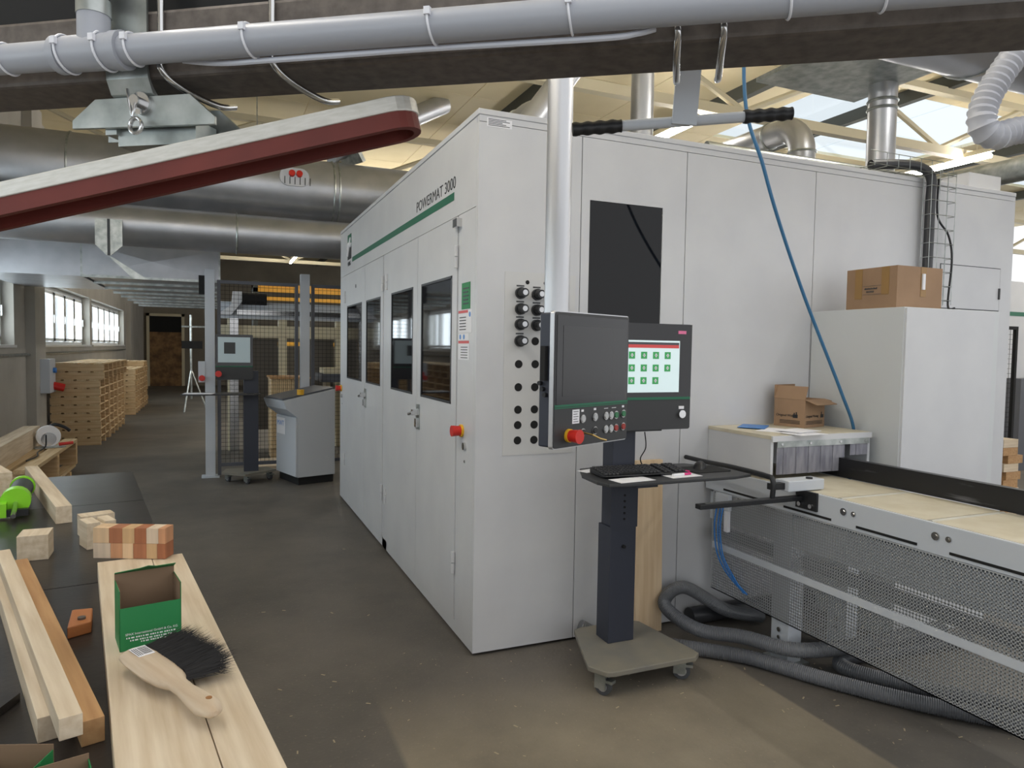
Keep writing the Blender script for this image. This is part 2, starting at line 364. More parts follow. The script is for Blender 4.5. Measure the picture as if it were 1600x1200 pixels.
# stripe, lettering, logo
B(-0.0022, -0.0005, 0.388, 3.52, 2.421, 2.465).build('green_stripe', green, mc)
rotL = (PI/2, 0, -PI/2)
text('POWERMAT 3000', 0.093, blacks, mc, (-0.001, 1.18, 2.487), rotL, sx=1.13)
lg = B(-0.002, -0.0005, 3.575, 3.775, 2.585, 2.705).build('logo_top', green, mc); B(-0.002, -0.0005, 3.575, 3.775, 2.462, 2.583).build('logo_base', blacks, mc)
cu = MB().tube(bez([(-0.004, 3.75, 2.50), (-0.004, 3.69, 2.57), (-0.004, 3.66, 2.6), (-0.004, 3.6, 2.66)], 6), 0.012, 6); cu.tube(bez([(-0.004, 3.77, 2.57), (-0.004, 3.7, 2.62), (-0.004, 3.62, 2.58), (-0.004, 3.58, 2.61)], 6), 0.010, 6); cu.build('logo_swash', paper, mc)
text('WEINIG', 0.06, blacks, mc, (-0.001, 3.775, 2.40), rotL, sx=0.8)
# notices on the near pillar
B(-0.002, -0.0003, 0.10, 0.235, 1.81, 1.95).build('green_notice', green2, mc)
n_ = MB()
for k in range(5): n_.box(-0.003, -0.002, 0.12+0.01*(k % 2), 0.21, 1.835+k*0.02, 1.843+k*0.02)
n_.build('notice_print', blacks, mc)
B(-0.002, -0.0003, 0.075, 0.285, 1.685, 1.805).build('warning_notice', paper, mc); B(-0.002, -0.0003, 0.12, 0.283, 1.645, 1.682).build('symbol_notice', paper, mc); B(-0.002, -0.0003, 0.108, 0.28, 1.54, 1.642).build('danger_notice', paper, mc)
n_ = MB(); n_.box(-0.003, -0.002, 0.13, 0.284, 1.79, 1.804); n_.box(-0.003, -0.002, 0.108, 0.28, 1.628, 1.642); n_.build('red_header', red, mc)
n_ = MB()
for y, z in ((0.10, 1.78), (0.25, 1.663), (0.19, 1.663)): n_.cyl((-0.003, y, z), (-0.002, y, z), 0.014, n=12)
n_.build('blue_symbol', bluec, mc)
n_ = MB()
for k in range(5): n_.box(-0.003, -0.002, 0.16, 0.265, 1.70+k*0.016, 1.705+k*0.016); n_.box(-0.003, -0.002, 0.13, 0.24, 1.55+k*0.014, 1.554+k*0.014)
n_.build('notice_print', seam, mc)
for y, z in ((0.207, 1.158), (4.12, 1.165)):
    e = MB().cyl((0, y, z), (-0.012, y, z), 0.034, n=20).build('stop_collar', yellow, mc, smooth=True); MB().cyl((-0.012, y, z), (-0.06, y, z), 0.026, 0.03, n=20).build('stop_button', red, e, smooth=True)
    MB().cyl((0, y-0.05, z-0.078), (-0.012, y-0.05, z-0.078), 0.02, n=16).cyl((0, y-0.05, z-0.16), (-0.004, y-0.05, z-0.16), 0.008, n=12).build('key_lock', chrome, mc, smooth=True)
MB().cyl((0, 3.3, 2.17), (-0.008, 3.3, 2.17), 0.018, n=14).build('lock_cap', blacks, mc)
# front: sticker, knob plate
B(0.041, 0.178, -0.0015, 0, 2.722, 2.765).build('sticker', paper, mc)
n_ = MB()
for k in range(5): n_.box(0.048, 0.165-0.02*(k % 3), -0.002, -0.0012, 2.728+k*0.0075, 2.7315+k*0.0075)
n_.build('sticker_print', seam, mc)
kp = B(0.151, 0.56, -0.003, 0, 1.046, 2.001).build('knob_plate', mat('brushed plate', srgb(198, 198, 197), 0.4), mc, label='pale plate of black knobs and holes')
hm = MB().cyl((0, -0.0045, 0), (0, -0.003, 0), 0.0215, n=20).mesh('plate_hole')
for x in (0.235, 0.330, 0.42):
    for z in (1.524, 1.403, 1.285, 1.204, 1.123): link('plate_hole', hm, blackm, kp, loc=(x, 0, z))
link('plate_hole', hm, blackm, kp, loc=(0.328, 0, 1.645))
sm = MB().cyl((0, -0.0045, 0), (0, -0.003, 0), 0.011, n=14).mesh('plate_hole_small')
for x in (0.278, 0.382): link('plate_hole', sm, blackm, kp, loc=(x, 0, 1.951))
km = MB().cyl((0, 0, 0), (0, -0.02, 0), 0.03, n=24).cyl((0, -0.02, 0), (0, -0.065, 0), 0.025, 0.022, n=24).mesh('knob')
kc = MB().cyl((0, -0.065, 0), (0, -0.068, 0), 0.014, n=18).mesh('knob_cap')
kl = B(-0.022, 0.022, -0.004, -0.003, 0, 0.008).mesh('knob_label')
for x, zs in ((0.238, (1.893, 1.811, 1.731, 1.645)), (0.332, (1.889, 1.808, 1.729)), (0.42, (1.89, 1.81))):
    for z in zs:
        k = link('knob', km, blacks, kp, smooth=True, loc=(x, -0.003, z)); link('knob_cap', kc, alu, k); link('knob_label', kl, seam, kp, loc=(x, 0, z+0.034))

# ================================================================ GREY ELECTRIC CABINET + CARTON
ca = thing('electric_cabinet', 'tall grey-white electric cabinet standing against the machine front', 'cabinet', (2.252, -0.65, 0))
B(0, 0.8, 0, 0.645, 0.0, 1.868).build('body', cabw, ca, bevel=0.003)
B(0.006, 0.74, -0.012, 0, 0.06, 1.862).build('door', white, ca)
def carton(name, label, loc, rz, sx, sy, sz, flaps, wall=0.004):
    t = thing(name, label, 'box', loc, rz)
    m = MB(); m.box(0, sx, 0, wall, 0, sz); m.box(0, sx, sy-wall, sy, 0, sz); m.box(0, wall, wall, sy-wall, 0, sz); m.box(sx-wall, sx, wall, sy-wall, 0, sz); m.box(wall, sx-wall, wall, sy-wall, 0, wall)
    m.build('carton_body', cardb, t)
    if flaps:
        L = sy*0.45
        for side, a in flaps:
            if side in 'fb':
                M = Matrix.Translation((0, 0 if side == 'f' else sy, sz)) @ Matrix.Rotation(a if side == 'f' else -a, 4, 'X'); fl = MB().box(0, sx, -wall/2, wall/2, 0, L*0.9, M)
            else:
                M = Matrix.Translation((0 if side == 'l' else sx, 0, sz)) @ Matrix.Rotation(-a if side == 'l' else a, 4, 'Y'); fl = MB().box(-wall/2, wall/2, 0, sy, 0, L*0.9, M)
            fl.build('flap', cardb, t)
    else: B(0, sx, 0, sy, sz, sz+wall).build('lid', cardb, t)
    return t
t = carton('cardboard_box', 'closed brown cardboard carton with brown tape on the grey cabinet', (2.30, -0.56, 1.868), 0, 0.37, 0.34, 0.235, None)
for q_ in ((-0.002, -0.0005, 0.05, 0.1, 0.08, 0.239), (-0.002, -0.0005, 0.23, 0.28, 0.06, 0.239), (0.19, 0.235, -0.002, -0.0005, 0.07, 0.239)): B(*q_).build('tape', tape, t)
n_ = MB()
for k in range(14): n_.box(-0.002, -0.001, 0.128+k*0.0062, 0.132+k*0.0062, 0.114, 0.122+0.003*(k % 3 == 0))
for k in range(7): n_.box(-0.002, -0.001, 0.15+k*0.0075, 0.154+k*0.0075, 0.096, 0.107)
n_.build('faint_print', seam, t)
B(-0.002, -0.001, 0.10, 0.225, 0.085, 0.0865).build('printed_line', seam, t); B(-0.002, -0.001, 0.10, 0.225, 0.134, 0.1355).build('printed_line', seam, t)
B(0.195, 0.215, -0.012, -0.003, 0.11, 0.2).build('hanging_tag', paper, t)

# ================================================================ OUTFEED CONVEYOR
cv = thing('outfeed_conveyor', 'outfeed conveyor table with pale plates, white rail and perforated grey guard', 'conveyor', (1.45, 0, 0))
rl = B(0.0, 0.02, -3.2, -0.02, 0.80, 0.925).build('side_rail', lgrey, cv, bevel=0.002)
B(0.49, 0.52, -3.2, -0.02, 0.72, 0.915).build('far_rail', lgrey, cv)
ye = [-0.03, -0.98, -1.43, -1.9, -2.4, -3.2]
for a, b in zip(ye[:-1], ye[1:]):
    B(0.02, 0.49, b+0.03, a-0.004, 0.895, 0.926).build('table_plate', tablem, cv)
for y in ye[1:-1]:
    MB().cyl((0.025, y+0.013, 0.912), (0.485, y+0.013, 0.912), 0.0165, n=14).build('roller', mat('pale roller', srgb(196, 194, 184), 0.35), cv, smooth=True)
    for dy, r in ((-0.03, 0.017), (-0.085, 0.012)):
        b_ = MB().cyl((-0.006, y+dy, 0.875), (0.001, y+dy, 0.875), r, n=16).cyl((-0.010, y+dy, 0.875), (-0.005, y+dy, 0.875), r*0.55, n=6).build('bolt', chrome, cv)
for y in (-0.16, -0.62, -1.06, -1.5, -1.95): B(-0.003, 0.001, y-0.32, y-0.02, 0.815, 0.826).build('rail_slot', blackm, cv)
# perforated guard: real lattice of strips
P = 0.015; gm = MB(); zb, zt, yb, ya = 0.225, 0.795, -3.15, -0.10
k = 0
while zb+k*P <= zt: gm.box(-0.004, -0.0025, yb, ya, zb+k*P, zb+k*P+0.0055); k += 1
k = 0
while ya-k*P >= yb: gm.box(-0.004, -0.0025, ya-k*P-0.0055, ya-k*P, zb, zt); k += 1
gm.box(-0.004, -0.0025, yb, ya, zb, zb+0.008); gm.box(-0.006, -0.002, ya-0.004, ya+0.004, zb, zt)
gd = gm.build('perforated_guard', mat('zinc grey lattice', srgb(172, 175, 178), 0.45, 0.3), cv)
B(-0.012, -0.004, -3.15, -0.11, 0.47, 0.505).build('guard_band', lgrey, cv)
B(0.03, 0.05, -3.2, -0.03, 0.62, 0.78).build('inner_skirt', lgrey, cv); B(0.09, 0.13, -3.2, -0.03, 0.5, 0.56).build('inner_beam', mat('dim zinc', srgb(130, 133, 136), 0.5, 0.4), cv)
B(0.05, 0.45, -3.2, -0.03, 0.78, 0.80).build('under_tray', mat('dark tray', srgb(60, 60, 62), 0.6), cv)
for y in (-0.62, -2.3):
    for x in (0.02, 0.42):
        lgp = B(x, x+0.09, y-0.06, y+0.06, 0.0, 0.80).build('leg', lgrey, cv, bevel=0.003)
        B(x-0.02, x+0.12, y-0.09, y+0.09, 0.0, 0.012).build('foot_plate', galvb, lgp); MB().cyl((x-0.008, y, 0.17), (x+0.001, y, 0.17), 0.013, n=8).cyl((x-0.008, y, 0.13), (x+0.001, y, 0.13), 0.01, n=8).build('leg_bolt', chrome, lgp)
fe = tag(B(0, 0.04, -3.2, -0.3, 0, 0.105).build('guide_fence', fencem), 'long black guide fence running along the outfeed table', 'fence'); fe.location = (1.95, 0, 0.927)
# hood over the outlet
hd = thing('outlet_hood', 'white wooden hood over the outfeed with clear strip curtain', 'hood', (1.473, -0.512, 0.956))
HX, HY, HZ = 0.724, 0.51, 0.21
B(0, 0.018, 0, HY, 0, HZ-0.02).build('side_board', white, hd, bevel=0.001); B(HX-0.018, HX, 0, HY, 0.0, HZ-0.02).build('side_board', white, hd, bevel=0.001)
B(-0.002, HX+0.002, -0.002, HY, HZ-0.02, HZ).build('top_board', tablem, hd, bevel=0.001)
B(0, HX, -0.012, 0.004, HZ-0.032, HZ-0.001).build('front_board', white, hd)
B(0.03, 0.7, -0.016, -0.011, HZ-0.062, HZ-0.03).build('clamp_strip', galvb, hd)
sc_ = MB()
for x in (0.06, 0.26, 0.48, 0.67): sc_.cyl((x, -0.02, HZ-0.045), (x, -0.015, HZ-0.045), 0.007, n=10)
sc_.build('screw', chrome, hd)
for k in range(11):
    x = 0.032+k*0.044
    s_ = B(x, x+0.047, -0.010-0.003*(k % 2), -0.008-0.003*(k % 2), 0.003, HZ-0.045).build('curtain_strip', curtainm, hd)
for k in range(3): B(0.56+k*0.044, 0.606+k*0.044, -0.010-0.003*(k % 2), -0.008-0.003*(k % 2), 0.085, HZ-0.045).build('curtain_strip', curtainm, hd)
t = carton('cardboard_box', 'open brown cardboard box with raised flaps on the white hood', (1.945, -0.275, 1.167), math.radians(14), 0.215, 0.2, 0.165, [('l', -0.35), ('b', 0.0), ('f', 1.9), ('r', 1.75)])
for rot, loc, in (((PI/2, 0, -PI/2), (-0.001, 0.185, 0.06)), ((PI/2, 0, 0), (0.012, -0.001, 0.06))):
    text('Original Weinig', 0.021, blacks, t, loc, rot)
q = MB(); q.box(-0.002, -0.0008, 0.045, 0.075, 0.055, 0.075); q.box(-0.002, -0.0008, 0.05, 0.056, 0.075, 0.09); q.box(-0.002, -0.0008, 0.064, 0.07, 0.075, 0.085); q.box(0.17, 0.2, -0.002, -0.0008, 0.055, 0.075); q.box(0.175, 0.181, -0.002, -0.0008, 0.075, 0.09)
for k in range(3): q.box(-0.002, -0.0008, 0.03, 0.16, 0.02+k*0.008, 0.023+k*0.008); q.box(0.015, 0.19, -0.002, -0.0008, 0.02+k*0.008, 0.023+k*0.008)
q.build('carton_print', blacks, t)
for i, (x, y, a, c) in enumerate(((1.56, -0.30, 0.5, paper), (1.6, -0.43, 0.1, paper), (1.55, -0.16, 0.7, bluec), (1.64, -0.36, 0.2, paper))):
    o = tag(B(0, 0.21, -0.15, 0, 0, 0.002).build('paper_sheet', c), ['white sheet lying across the hood left edge', 'white sheet overhanging the hood front edge', 'blue sheet on the hood beside the machine wall', 'white sheet on the hood in front of the open carton'][i], 'paper', 'sheets on the hood'); o.location = (x, y, 1.1665+0.0025*i); o.rotation_euler = (0, 0, a)
# sensor arm
ar = thing('sensor_arm', 'black bar arm carrying a light grey sensor block beside the conveyor rail', 'arm', (0, 0, 0))
B(0.82, 1.44, -0.775, -0.735, 0.878, 0.9).build('bar', blacks, ar, bevel=0.002); B(0.86, 1.2, -0.765, -0.745, 0.9, 0.902).build('bar_slot', seam, ar)
B(1.33, 1.56, -0.79, -0.70, 0.93, 0.982).build('sensor_block', lgrey, ar, bevel=0.004); B(1.25, 1.33, -0.765, -0.73, 0.94, 0.97).build('sensor_nose', blacks, ar)
B(1.436, 1.449, -0.86, -0.73, 0.84, 0.93).build('mount_plate', blacks, ar); MB().cyl((1.40, -0.80, 0.885), (1.45, -0.80, 0.885), 0.0, 0.0, n=8)
MB().cyl((1.49, -0.76, 0.982), (1.49, -0.76, 0.99), 0.016, n=16).build('lens_cap', blacks, ar)
rb = MB().cyl((1.425, -0.83, 0.862), (1.436, -0.83, 0.862), 0.011, n=10).cyl((1.425, -0.76, 0.862), (1.436, -0.76, 0.862), 0.011, n=10).build('bolt', chrome, ar)
MB().tube(bez([(1.262, -0.755, 0.90), (1.262, -0.755, 0.985), (1.264, -0.70, 1.0), (1.28, -0.45, 1.0), (1.3, -0.2, 0.99), (1.3, -0.02, 0.99)], 8), 0.013, 10).build('tube_bracket', blacks, ar, smooth=True)
va = thing('pneumatic_valve', 'white valve block with blue tubes hanging on the guard', 'valve', (1.438, -0.2, 0.66))
B(-0.02, 0.006, -0.06, 0.05, 0.05, 0.14).build('valve_body', lgrey, va, bevel=0.003); B(-0.015, 0.006, -0.05, -0.02, -0.07, 0.05).build('valve_body', paper, va)
for k, (a, b) in enumerate(((0.03, -0.2), (0.0, -0.22), (-0.02, -0.19))):
    MB().tube(bez([(-0.02, a, 0.08), (-0.03, a+0.01, -0.05), (-0.03, a-0.02, -0.2), (-0.02, a-0.1, -0.3), (-0.01, b, -0.37)], 8), 0.0045, 6).build('blue_tube', bluec, va, smooth=True)
# ================================================================ TROLLEY CONSOLE IN FRONT OF THE MACHINE
def castor(parent, x, y, h, a=0):
    M = Matrix.Translation((x, y, 0)) @ Matrix.Rotation(a, 4, 'Z')
    m = MB(); r = h*0.4
    m.tube([M @ Vector((-0.012, 0, r)), M @ Vector((0.012, 0, r))], r, 18); w_ = m.build('castor_wheel', mat('grey castor tyre', srgb(70, 72, 76), 0.5), parent, smooth=True)
    m = MB(); m.tube([M @ Vector((-0.013, 0, r)), M @ Vector((0.013, 0, r))], r*0.6, 14); m.build('castor_hub', alu, w_)
    m = MB(); m.box(-0.02, -0.015, -r*0.5, r*0.9, r*0.7, h, M); m.box(0.015, 0.02, -r*0.5, r*0.9, r*0.7, h, M); m.box(-0.025, 0.025, -0.03, 0.03, h-0.01, h, M); m.box(-0.018, 0.018, -r*1.3, -r*0.5, h*0.62, h*0.75, M)
    m.build('castor_fork', galvb, parent)
def rounded(x0, x1, y0, y1, r, n=5):
    out = []
    for cx, cy, a in ((x1-r, y0+r, -PI/2), (x1-r, y1-r, 0), (x0+r, y1-r, PI/2), (x0+r, y0+r, PI)):
        for i in range(n+1): t = a+PI/2*i/n; out.append((cx+r*math.cos(t), cy+r*math.sin(t)))
    return out
dust = mat('dusty grey plate', srgb(112, 110, 104), 0.65, c2=srgb(126, 121, 108), scale=5)
tr = thing('console_trolley', 'anthracite wheeled console trolley with lit monitor and keyboard tray', 'console', (0.66, -0.38, 0))
B_ = [(-0.29, -0.18), (-0.24, -0.27), (-0.2, -0.28), (0.25, -0.28), (0.29, -0.25), (0.29, -0.2), (0.24, 0.2), (0.2, 0.23), (-0.1, 0.24), (-0.15, 0.22)]
MB().prism(B_, 0.105, 0.13).build('base_plate', dust, tr, bevel=0.004)
for x, y, a in ((-0.225, -0.215, 0.5), (0.215, -0.215, 0.9), (0.10, 0.10, 2.0), (-0.08, 0.17, 3.0)): castor(tr, x, y, 0.105, a)
M45 = Matrix.Rotation(0.0, 4, 'Z')
B(-0.075, 0.075, 0.0, 0.12, 0.13, 0.72).build('lower_column', anth, tr, bevel=0.003)
B(-0.065, 0.065, 0.01, 0.11, 0.72, 1.42).build('upper_column', anth, tr, bevel=0.003)
B(-0.078, 0.078, -0.005, -0.001, 0.715, 0.96).build('sleeve_plate', anth, tr); c_ = MB()
for z in (0.76, 0.79, 0.82, 0.85, 0.88): c_.cyl((0.0, -0.008, z), (0.0, -0.004, z), 0.006, n=8)
c_.cyl((0, -0.015, 0.62), (0, 0.0, 0.62), 0.009, n=10); c_.build('column_screw', blackm, tr)
T_ = [(-0.26, -0.03), (-0.275, -0.2), (-0.25, -0.27), (-0.15, -0.29), (0.45, -0.29), (0.57, -0.26), (0.57, -0.06), (0.45, 0.12), (0.0, 0.18), (-0.18, 0.14)]
MB().prism(T_, 0.985, 1.0).build('tray', panelk, tr, bevel=0.003); B(-0.06, 0.06, -0.2, 0.05, 0.955, 0.985).build('tray_bracket', anth, tr)
B(-0.04, 0.2, -0.02, 0.009, 1.2, 1.225).build('monitor_bracket', blacks, tr)
def monitor(parent, x0, x1, y, z0, z1, lit):
    mo = MB().prism(rounded(x0, x1, z0, z1, 0.012), y, y+0.05, 'Y').build('monitor_housing', panelk, parent)
    B(x0+0.002, x1-0.002, y+0.05, y+0.075, z0+0.02, z1-0.02).build('monitor_back', anth, mo)
    H = z1-z0; zs = z0+H*0.365
    B(x0+0.003, x1-0.003, y-0.003, y, z0+H*0.285, z0+H*0.31).build('green_line', green, mo)
    B(x0+0.001, x1-0.001, y-0.002, y-0.0002, z0+H*0.31, z1-0.001).build('glass_front', mat('black bezel glass', srgb(34, 34, 37), 0.15), mo)
    return mo
mo = monitor(tr, -0.085, 0.41, 0.02, 1.214, 1.738, True); mo.location = (-0.085, -0.1, 0.0)
scr = mat('lit desktop', srgb(196, 214, 216), 0.3, emit=(srgb(196, 214, 216), 0.3)); ye_ = 0.017
B(-0.045, 0.335, ye_-0.001, ye_, 1.40, 1.655).build('screen', scr, mo)
B(-0.045, 0.33, ye_-0.002, ye_-0.001, 1.618, 1.634).build('title_bar', mat('lit red bar', srgb(150, 50, 50), 0.4, emit=(srgb(150, 50, 50), 0.6)), mo)
B(-0.045, 0.33, ye_-0.002, ye_-0.001, 1.634, 1.646).build('menu_bar', mat('lit dark bar', srgb(70, 72, 78), 0.4), mo)
ic = B(0, 0.034, -0.002, 0, 0, 0.034).mesh('icon'); icm = mat('lit green icon', srgb(36, 120, 62), 0.4, emit=(srgb(36, 120, 62), 0.55)); wm = MB().box(0.009, 0.025, -0.003, -0.002, 0.014, 0.02).box(0.013, 0.021, -0.003, -0.002, 0.008, 0.026).mesh('glyph')
for r in range(3):
    for c in range(5):
        if r == 2 and c == 4: continue
        k = link('icon', ic, icm, mo, loc=(-0.03+c*0.069, ye_-0.001, 1.565-r*0.062)); link('glyph', wm, paper, k)
B(0.325, 0.372, 0.016, 0.018, 1.69, 1.706).build('pink_note', mat('pink sticky note', srgb(226, 120, 160), 0.7), mo)
MB().cyl((0.355, 0.02, 1.29), (0.355, 0.005, 1.29), 0.02, n=20).build('key_switch', chrome, mo, smooth=True); B(0.34, 0.37, 0.016, 0.02, 1.315, 1.33).build('switch_label', paper, mo)
# things lying on the tray
kb = thing('keyboard', 'black computer keyboard on the trolley tray', 'keyboard', (0.54, -0.545, 1.002), math.radians(-3))
MB().prism([(0, 0.006), (0.0, 0.012), (0.16, 0.03), (0.16, 0.002), (0.02, 0.0)], -0.09, 0.37, 'X', None).build('keyboard_case', blacks, kb, bevel=0.003)
kmesh = B(0, 0.0155, 0, 0.0155, 0, 0.007).mesh('key')
for r in range(6):
    for c in range(22):
        if c in (15, 18) or (r == 0 and 3 < c < 10 and c != 4): continue
        o = link('key', kmesh, mat('worn black key', srgb(52, 52, 54), 0.5), kb, loc=(-0.083+c*0.0203, 0.014+r*0.0235, 0.0135+(0.014+r*0.0235)*0.112))
B(-0.083+0.0203*4, -0.083+0.0203*9.7, 0.014, 0.03, 0.0145, 0.021).build('space_bar', blackm, kb)
ms = MB(); prof = [(0, 0.002, 0.018), (0.012, 0.02, 0.027), (0.04, 0.034, 0.031), (0.07, 0.036, 0.031), (0.1, 0.024, 0.027), (0.112, 0.006, 0.016)]
vs = []
for y, h, wd in prof:
    k = len(ms.v)
    for a in range(9): t_ = PI*a/8; ms.v.append(Vector((wd*math.cos(t_), y, h*math.sin(t_))))
for i in range(len(prof)-1):
    for a in range(8): q = i*9+a; ms.f.append([q, q+1, q+10, q+9])
ms.f.append(list(range(9))); ms.f.append([45+i for i in range(9)][::-1])
o = tag(ms.build('computer_mouse', blacks, smooth=True), 'black computer mouse on a dark mat at the tray right end', 'mouse'); o.location = (1.04, -0.46, 1.003); o.rotation_euler = (0, 0, -0.9)
o = tag(MB().prism(rounded(0, 0.22, 0, 0.18, 0.02), 0, 0.003).build('mouse_mat', blackm), 'dark mouse mat at the right end of the tray', 'mat'); o.location = (0.97, -0.55, 1.0005)
for i, (x, y, a, sx_, sy_, c) in enumerate(((0.47, -0.655, 0.1, 0.2, 0.1, paper), (0.45, -0.37, 0.3, 0.1, 0.07, paper), (0.77, -0.63, 0.05, 0.18, 0.12, paper))):
    o = tag(B(0, sx_, 0, sy_, 0, 0.0012).build('paper_sheet', c), ['white paper sheet at the tray left front corner', 'small white note behind the keyboard left end', 'printed white sheet under the pink pens on the tray'][i], 'paper', 'papers on the tray'); o.location = (x, y, 1.0005+0.0004*i); o.rotation_euler = (0, 0, a)
for i, (x, y, a, c) in enumerate(((0.94, -0.53, 2.2, pink), (0.80, -0.585, 0.1, pink))):
    t = thing('marker_pen', ['pink marker pen lying near the mouse', 'white pen with pink cap before the keyboard'][i], 'pen', (x, y, 1.008), a, 'pens on the tray')
    MB().cyl((0, 0, 0), (0.07, 0, 0), 0.0065, n=10).build('barrel', c if i == 0 else paper, t, smooth=True); MB().cyl((0.07, 0, 0), (0.115, 0, 0), 0.0072, 0.005, n=10).build('cap', pink, t, smooth=True)
MB()
o = tag(MB().tube(bez([(0.745, -0.42, 1.2), (0.76, -0.41, 1.12), (0.75, -0.38, 1.06), (0.8, -0.34, 1.012), (0.86, -0.33, 1.006)], 8), 0.003, 6).build('cable', blackm, smooth=True), 'thin black cable dropping from the lit monitor to the tray', 'cable')
o = tag(B(0.0, 0.175, 0, 0.03, 0, 0.985).build('beech_board', pinez), 'upright glued beech board leaning on the machine behind the trolley', 'board'); o.location = (0.955, -0.065, 0.0); o.rotation_euler = (-0.03, 0, 0)
MB()
# ================================================================ PENDANT PANEL
pa = math.atan2(0.19, 0.418)
pd = thing('pendant_panel', 'black operator panel with switched-off screen hanging on a silver pole', 'control panel', (-0.155, -1.20, 1.254), pa)
PW, PH = 0.459, 0.482
MB().prism(rounded(0, PW, 0, PH, 0.012), 0, 0.018, 'Y').build('front_frame', alu, pd)
MB().prism(rounded(0.004, PW-0.004, 0.004, PH-0.004, 0.010), -0.004, 0.0, 'Y').build('front_plate', panelk, pd)
B(0.006, PW-0.006, 0.018, 0.07, 0.006, PH-0.006).build('rear_housing', anth, pd, bevel=0.006)
B(0.012, PW-0.012, -0.0055, -0.004, 0.155, PH-0.014).build('glass_front', mat('black bezel glass', srgb(34, 34, 37), 0.15), pd)
B(0.045, PW-0.03, -0.0065, -0.0055, 0.185, PH-0.05).build('screen', screen_off, pd)
g_ = MB(); g_.box(0.004, PW-0.004, -0.006, -0.004, 0.142, 0.146); g_.box(0.004, PW-0.004, -0.006, -0.004, 0.148, 0.156); g_.build('green_line', green, pd)
e = MB().cyl((0.085, -0.004, 0.045), (0.085, -0.015, 0.045), 0.024, n=20).build('stop_collar', yellow, pd, smooth=True); MB().cyl((0.085, -0.015, 0.045), (0.085, -0.055, 0.045), 0.021, 0.025, n=20).build('stop_button', red, e, smooth=True)
bt = MB().cyl((0, -0.004, 0), (0, -0.009, 0), 0.0155, n=18).mesh('button_ring'); bi = MB().cyl((0, -0.009, 0), (0, -0.012, 0), 0.0115, n=16).mesh('button_cap')
bis = {}
gbt = mat('grey button', srgb(176, 178, 180), 0.4); grn = mat('green button', srgb(40, 110, 70), 0.4); rdb = mat('dark red button', srgb(150, 44, 36), 0.4)
for x, z, c in ((0.165, 0.1, gbt), (0.24, 0.102, gbt), (0.31, 0.102, gbt), (0.343, 0.102, gbt), (0.376, 0.102, grn), (0.425, 0.104, grn), (0.31, 0.052, gbt), (0.343, 0.052, gbt), (0.376, 0.052, rdb), (0.425, 0.054, rdb), (0.165, 0.05, blacks), (0.24, 0.052, blacks)):
    k = link('button_ring', bt, chrome, pd, smooth=True, loc=(x, 0, z)); link('button_cap', bis.setdefault(c.name, bi.copy()), c, k)
n_ = MB()
for x, z in ((0.158, 0.125), (0.234, 0.127), (0.419, 0.128)): n_.box(x, x+0.014, -0.005, -0.004, z, z+0.008)
n_.box(0.3, 0.325, -0.005, -0.004, 0.129, 0.131); n_.box(0.35, 0.378, -0.005, -0.004, 0.129, 0.131); n_.build('printed_mark', paper, pd)
nt_ = B(0.105, 0.145, -0.006, -0.004, 0.085, 0.135).build('paper_note', paper, pd); n_ = MB()
for k in range(5): n_.box(0.11, 0.138-0.006*(k % 2), -0.007, -0.006, 0.091+k*0.009, 0.093+k*0.009)
n_.build('note_print', blacks, nt_)
MB().tube([(0.165, -0.012, 0.05), (0.168, -0.05, 0.045), (0.2, -0.06, 0.03), (0.235, -0.062, 0.022)], 0.0035, 6).build('key', mat('brass key', srgb(190, 160, 100), 0.3, 0.9), pd)
B(-0.012, 0.006, 0.03, 0.05, 0.24, 0.36).build('clamp_lever', blackm, pd); n_ = MB()
for k in range(3): n_.cyl((0.006, 0.035+0.012*k, 0.19+0.02*k), (-0.008, 0.035+0.012*k, 0.19+0.02*k), 0.008, n=8)
n_.build('cable_gland', blacks, pd)
MB().cyl((0.075, 0.052, PH-0.02), (0.075, 0.052, 3.68), 0.045, n=28).build('pole', alu, pd, smooth=True)

# ================================================================ HOSES ON THE FLOOR, BLUE AIR HOSE
def thing_mesh(b, name, m, label, cat, smooth=True, group=None): return tag(b.build(name, m, smooth=smooth), label, cat, group)
thing_mesh(ribbed([(0.6, -0.06, 0.10), (0.72, -0.10, 0.045), (0.95, -0.28, 0.04), (1.25, -0.55, 0.04), (1.36, -0.72, 0.04), (1.5, -0.98, 0.04), (1.7, -1.27, 0.04), (2.0, -1.6, 0.04)], 0.036), 'ribbed_hose', hose, 'grey ribbed hose running along the floor under the guard edge', 'hose', group='grey hoses on the floor')
thing_mesh(ribbed([(1.75, -0.19, 0.045), (1.5, -0.17, 0.11), (1.25, -0.10, 0.25), (1.10, -0.13, 0.18), (1.16, -0.34, 0.11), (1.3, -0.55, 0.125), (1.42, -0.74, 0.12), (1.6, -0.82, 0.125), (1.9, -0.84, 0.125), (2.4, -0.84, 0.13)], 0.036), 'ribbed_hose', hose, 'grey ribbed hose looping up beside the machine front', 'hose', group='grey hoses on the floor')
thing_mesh(ribbed([(2.6, -0.85, 0.04), (2.0, -0.80, 0.04), (1.72, -0.80, 0.04), (1.66, -0.92, 0.045), (1.85, -1.2, 0.045), (2.1, -1.5, 0.045), (2.5, -1.8, 0.045)], 0.036), 'ribbed_hose', hose, 'grey ribbed hose bending back beneath the conveyor', 'hose', group='grey hoses on the floor')
thing_mesh(MB().tube([(1.32, -0.07, 0.06), (2.25, -0.07, 0.06)], 0.05, 16), 'drain_pipe', hosed, 'dark pipe lying along the machine foot behind the hoses', 'pipe')
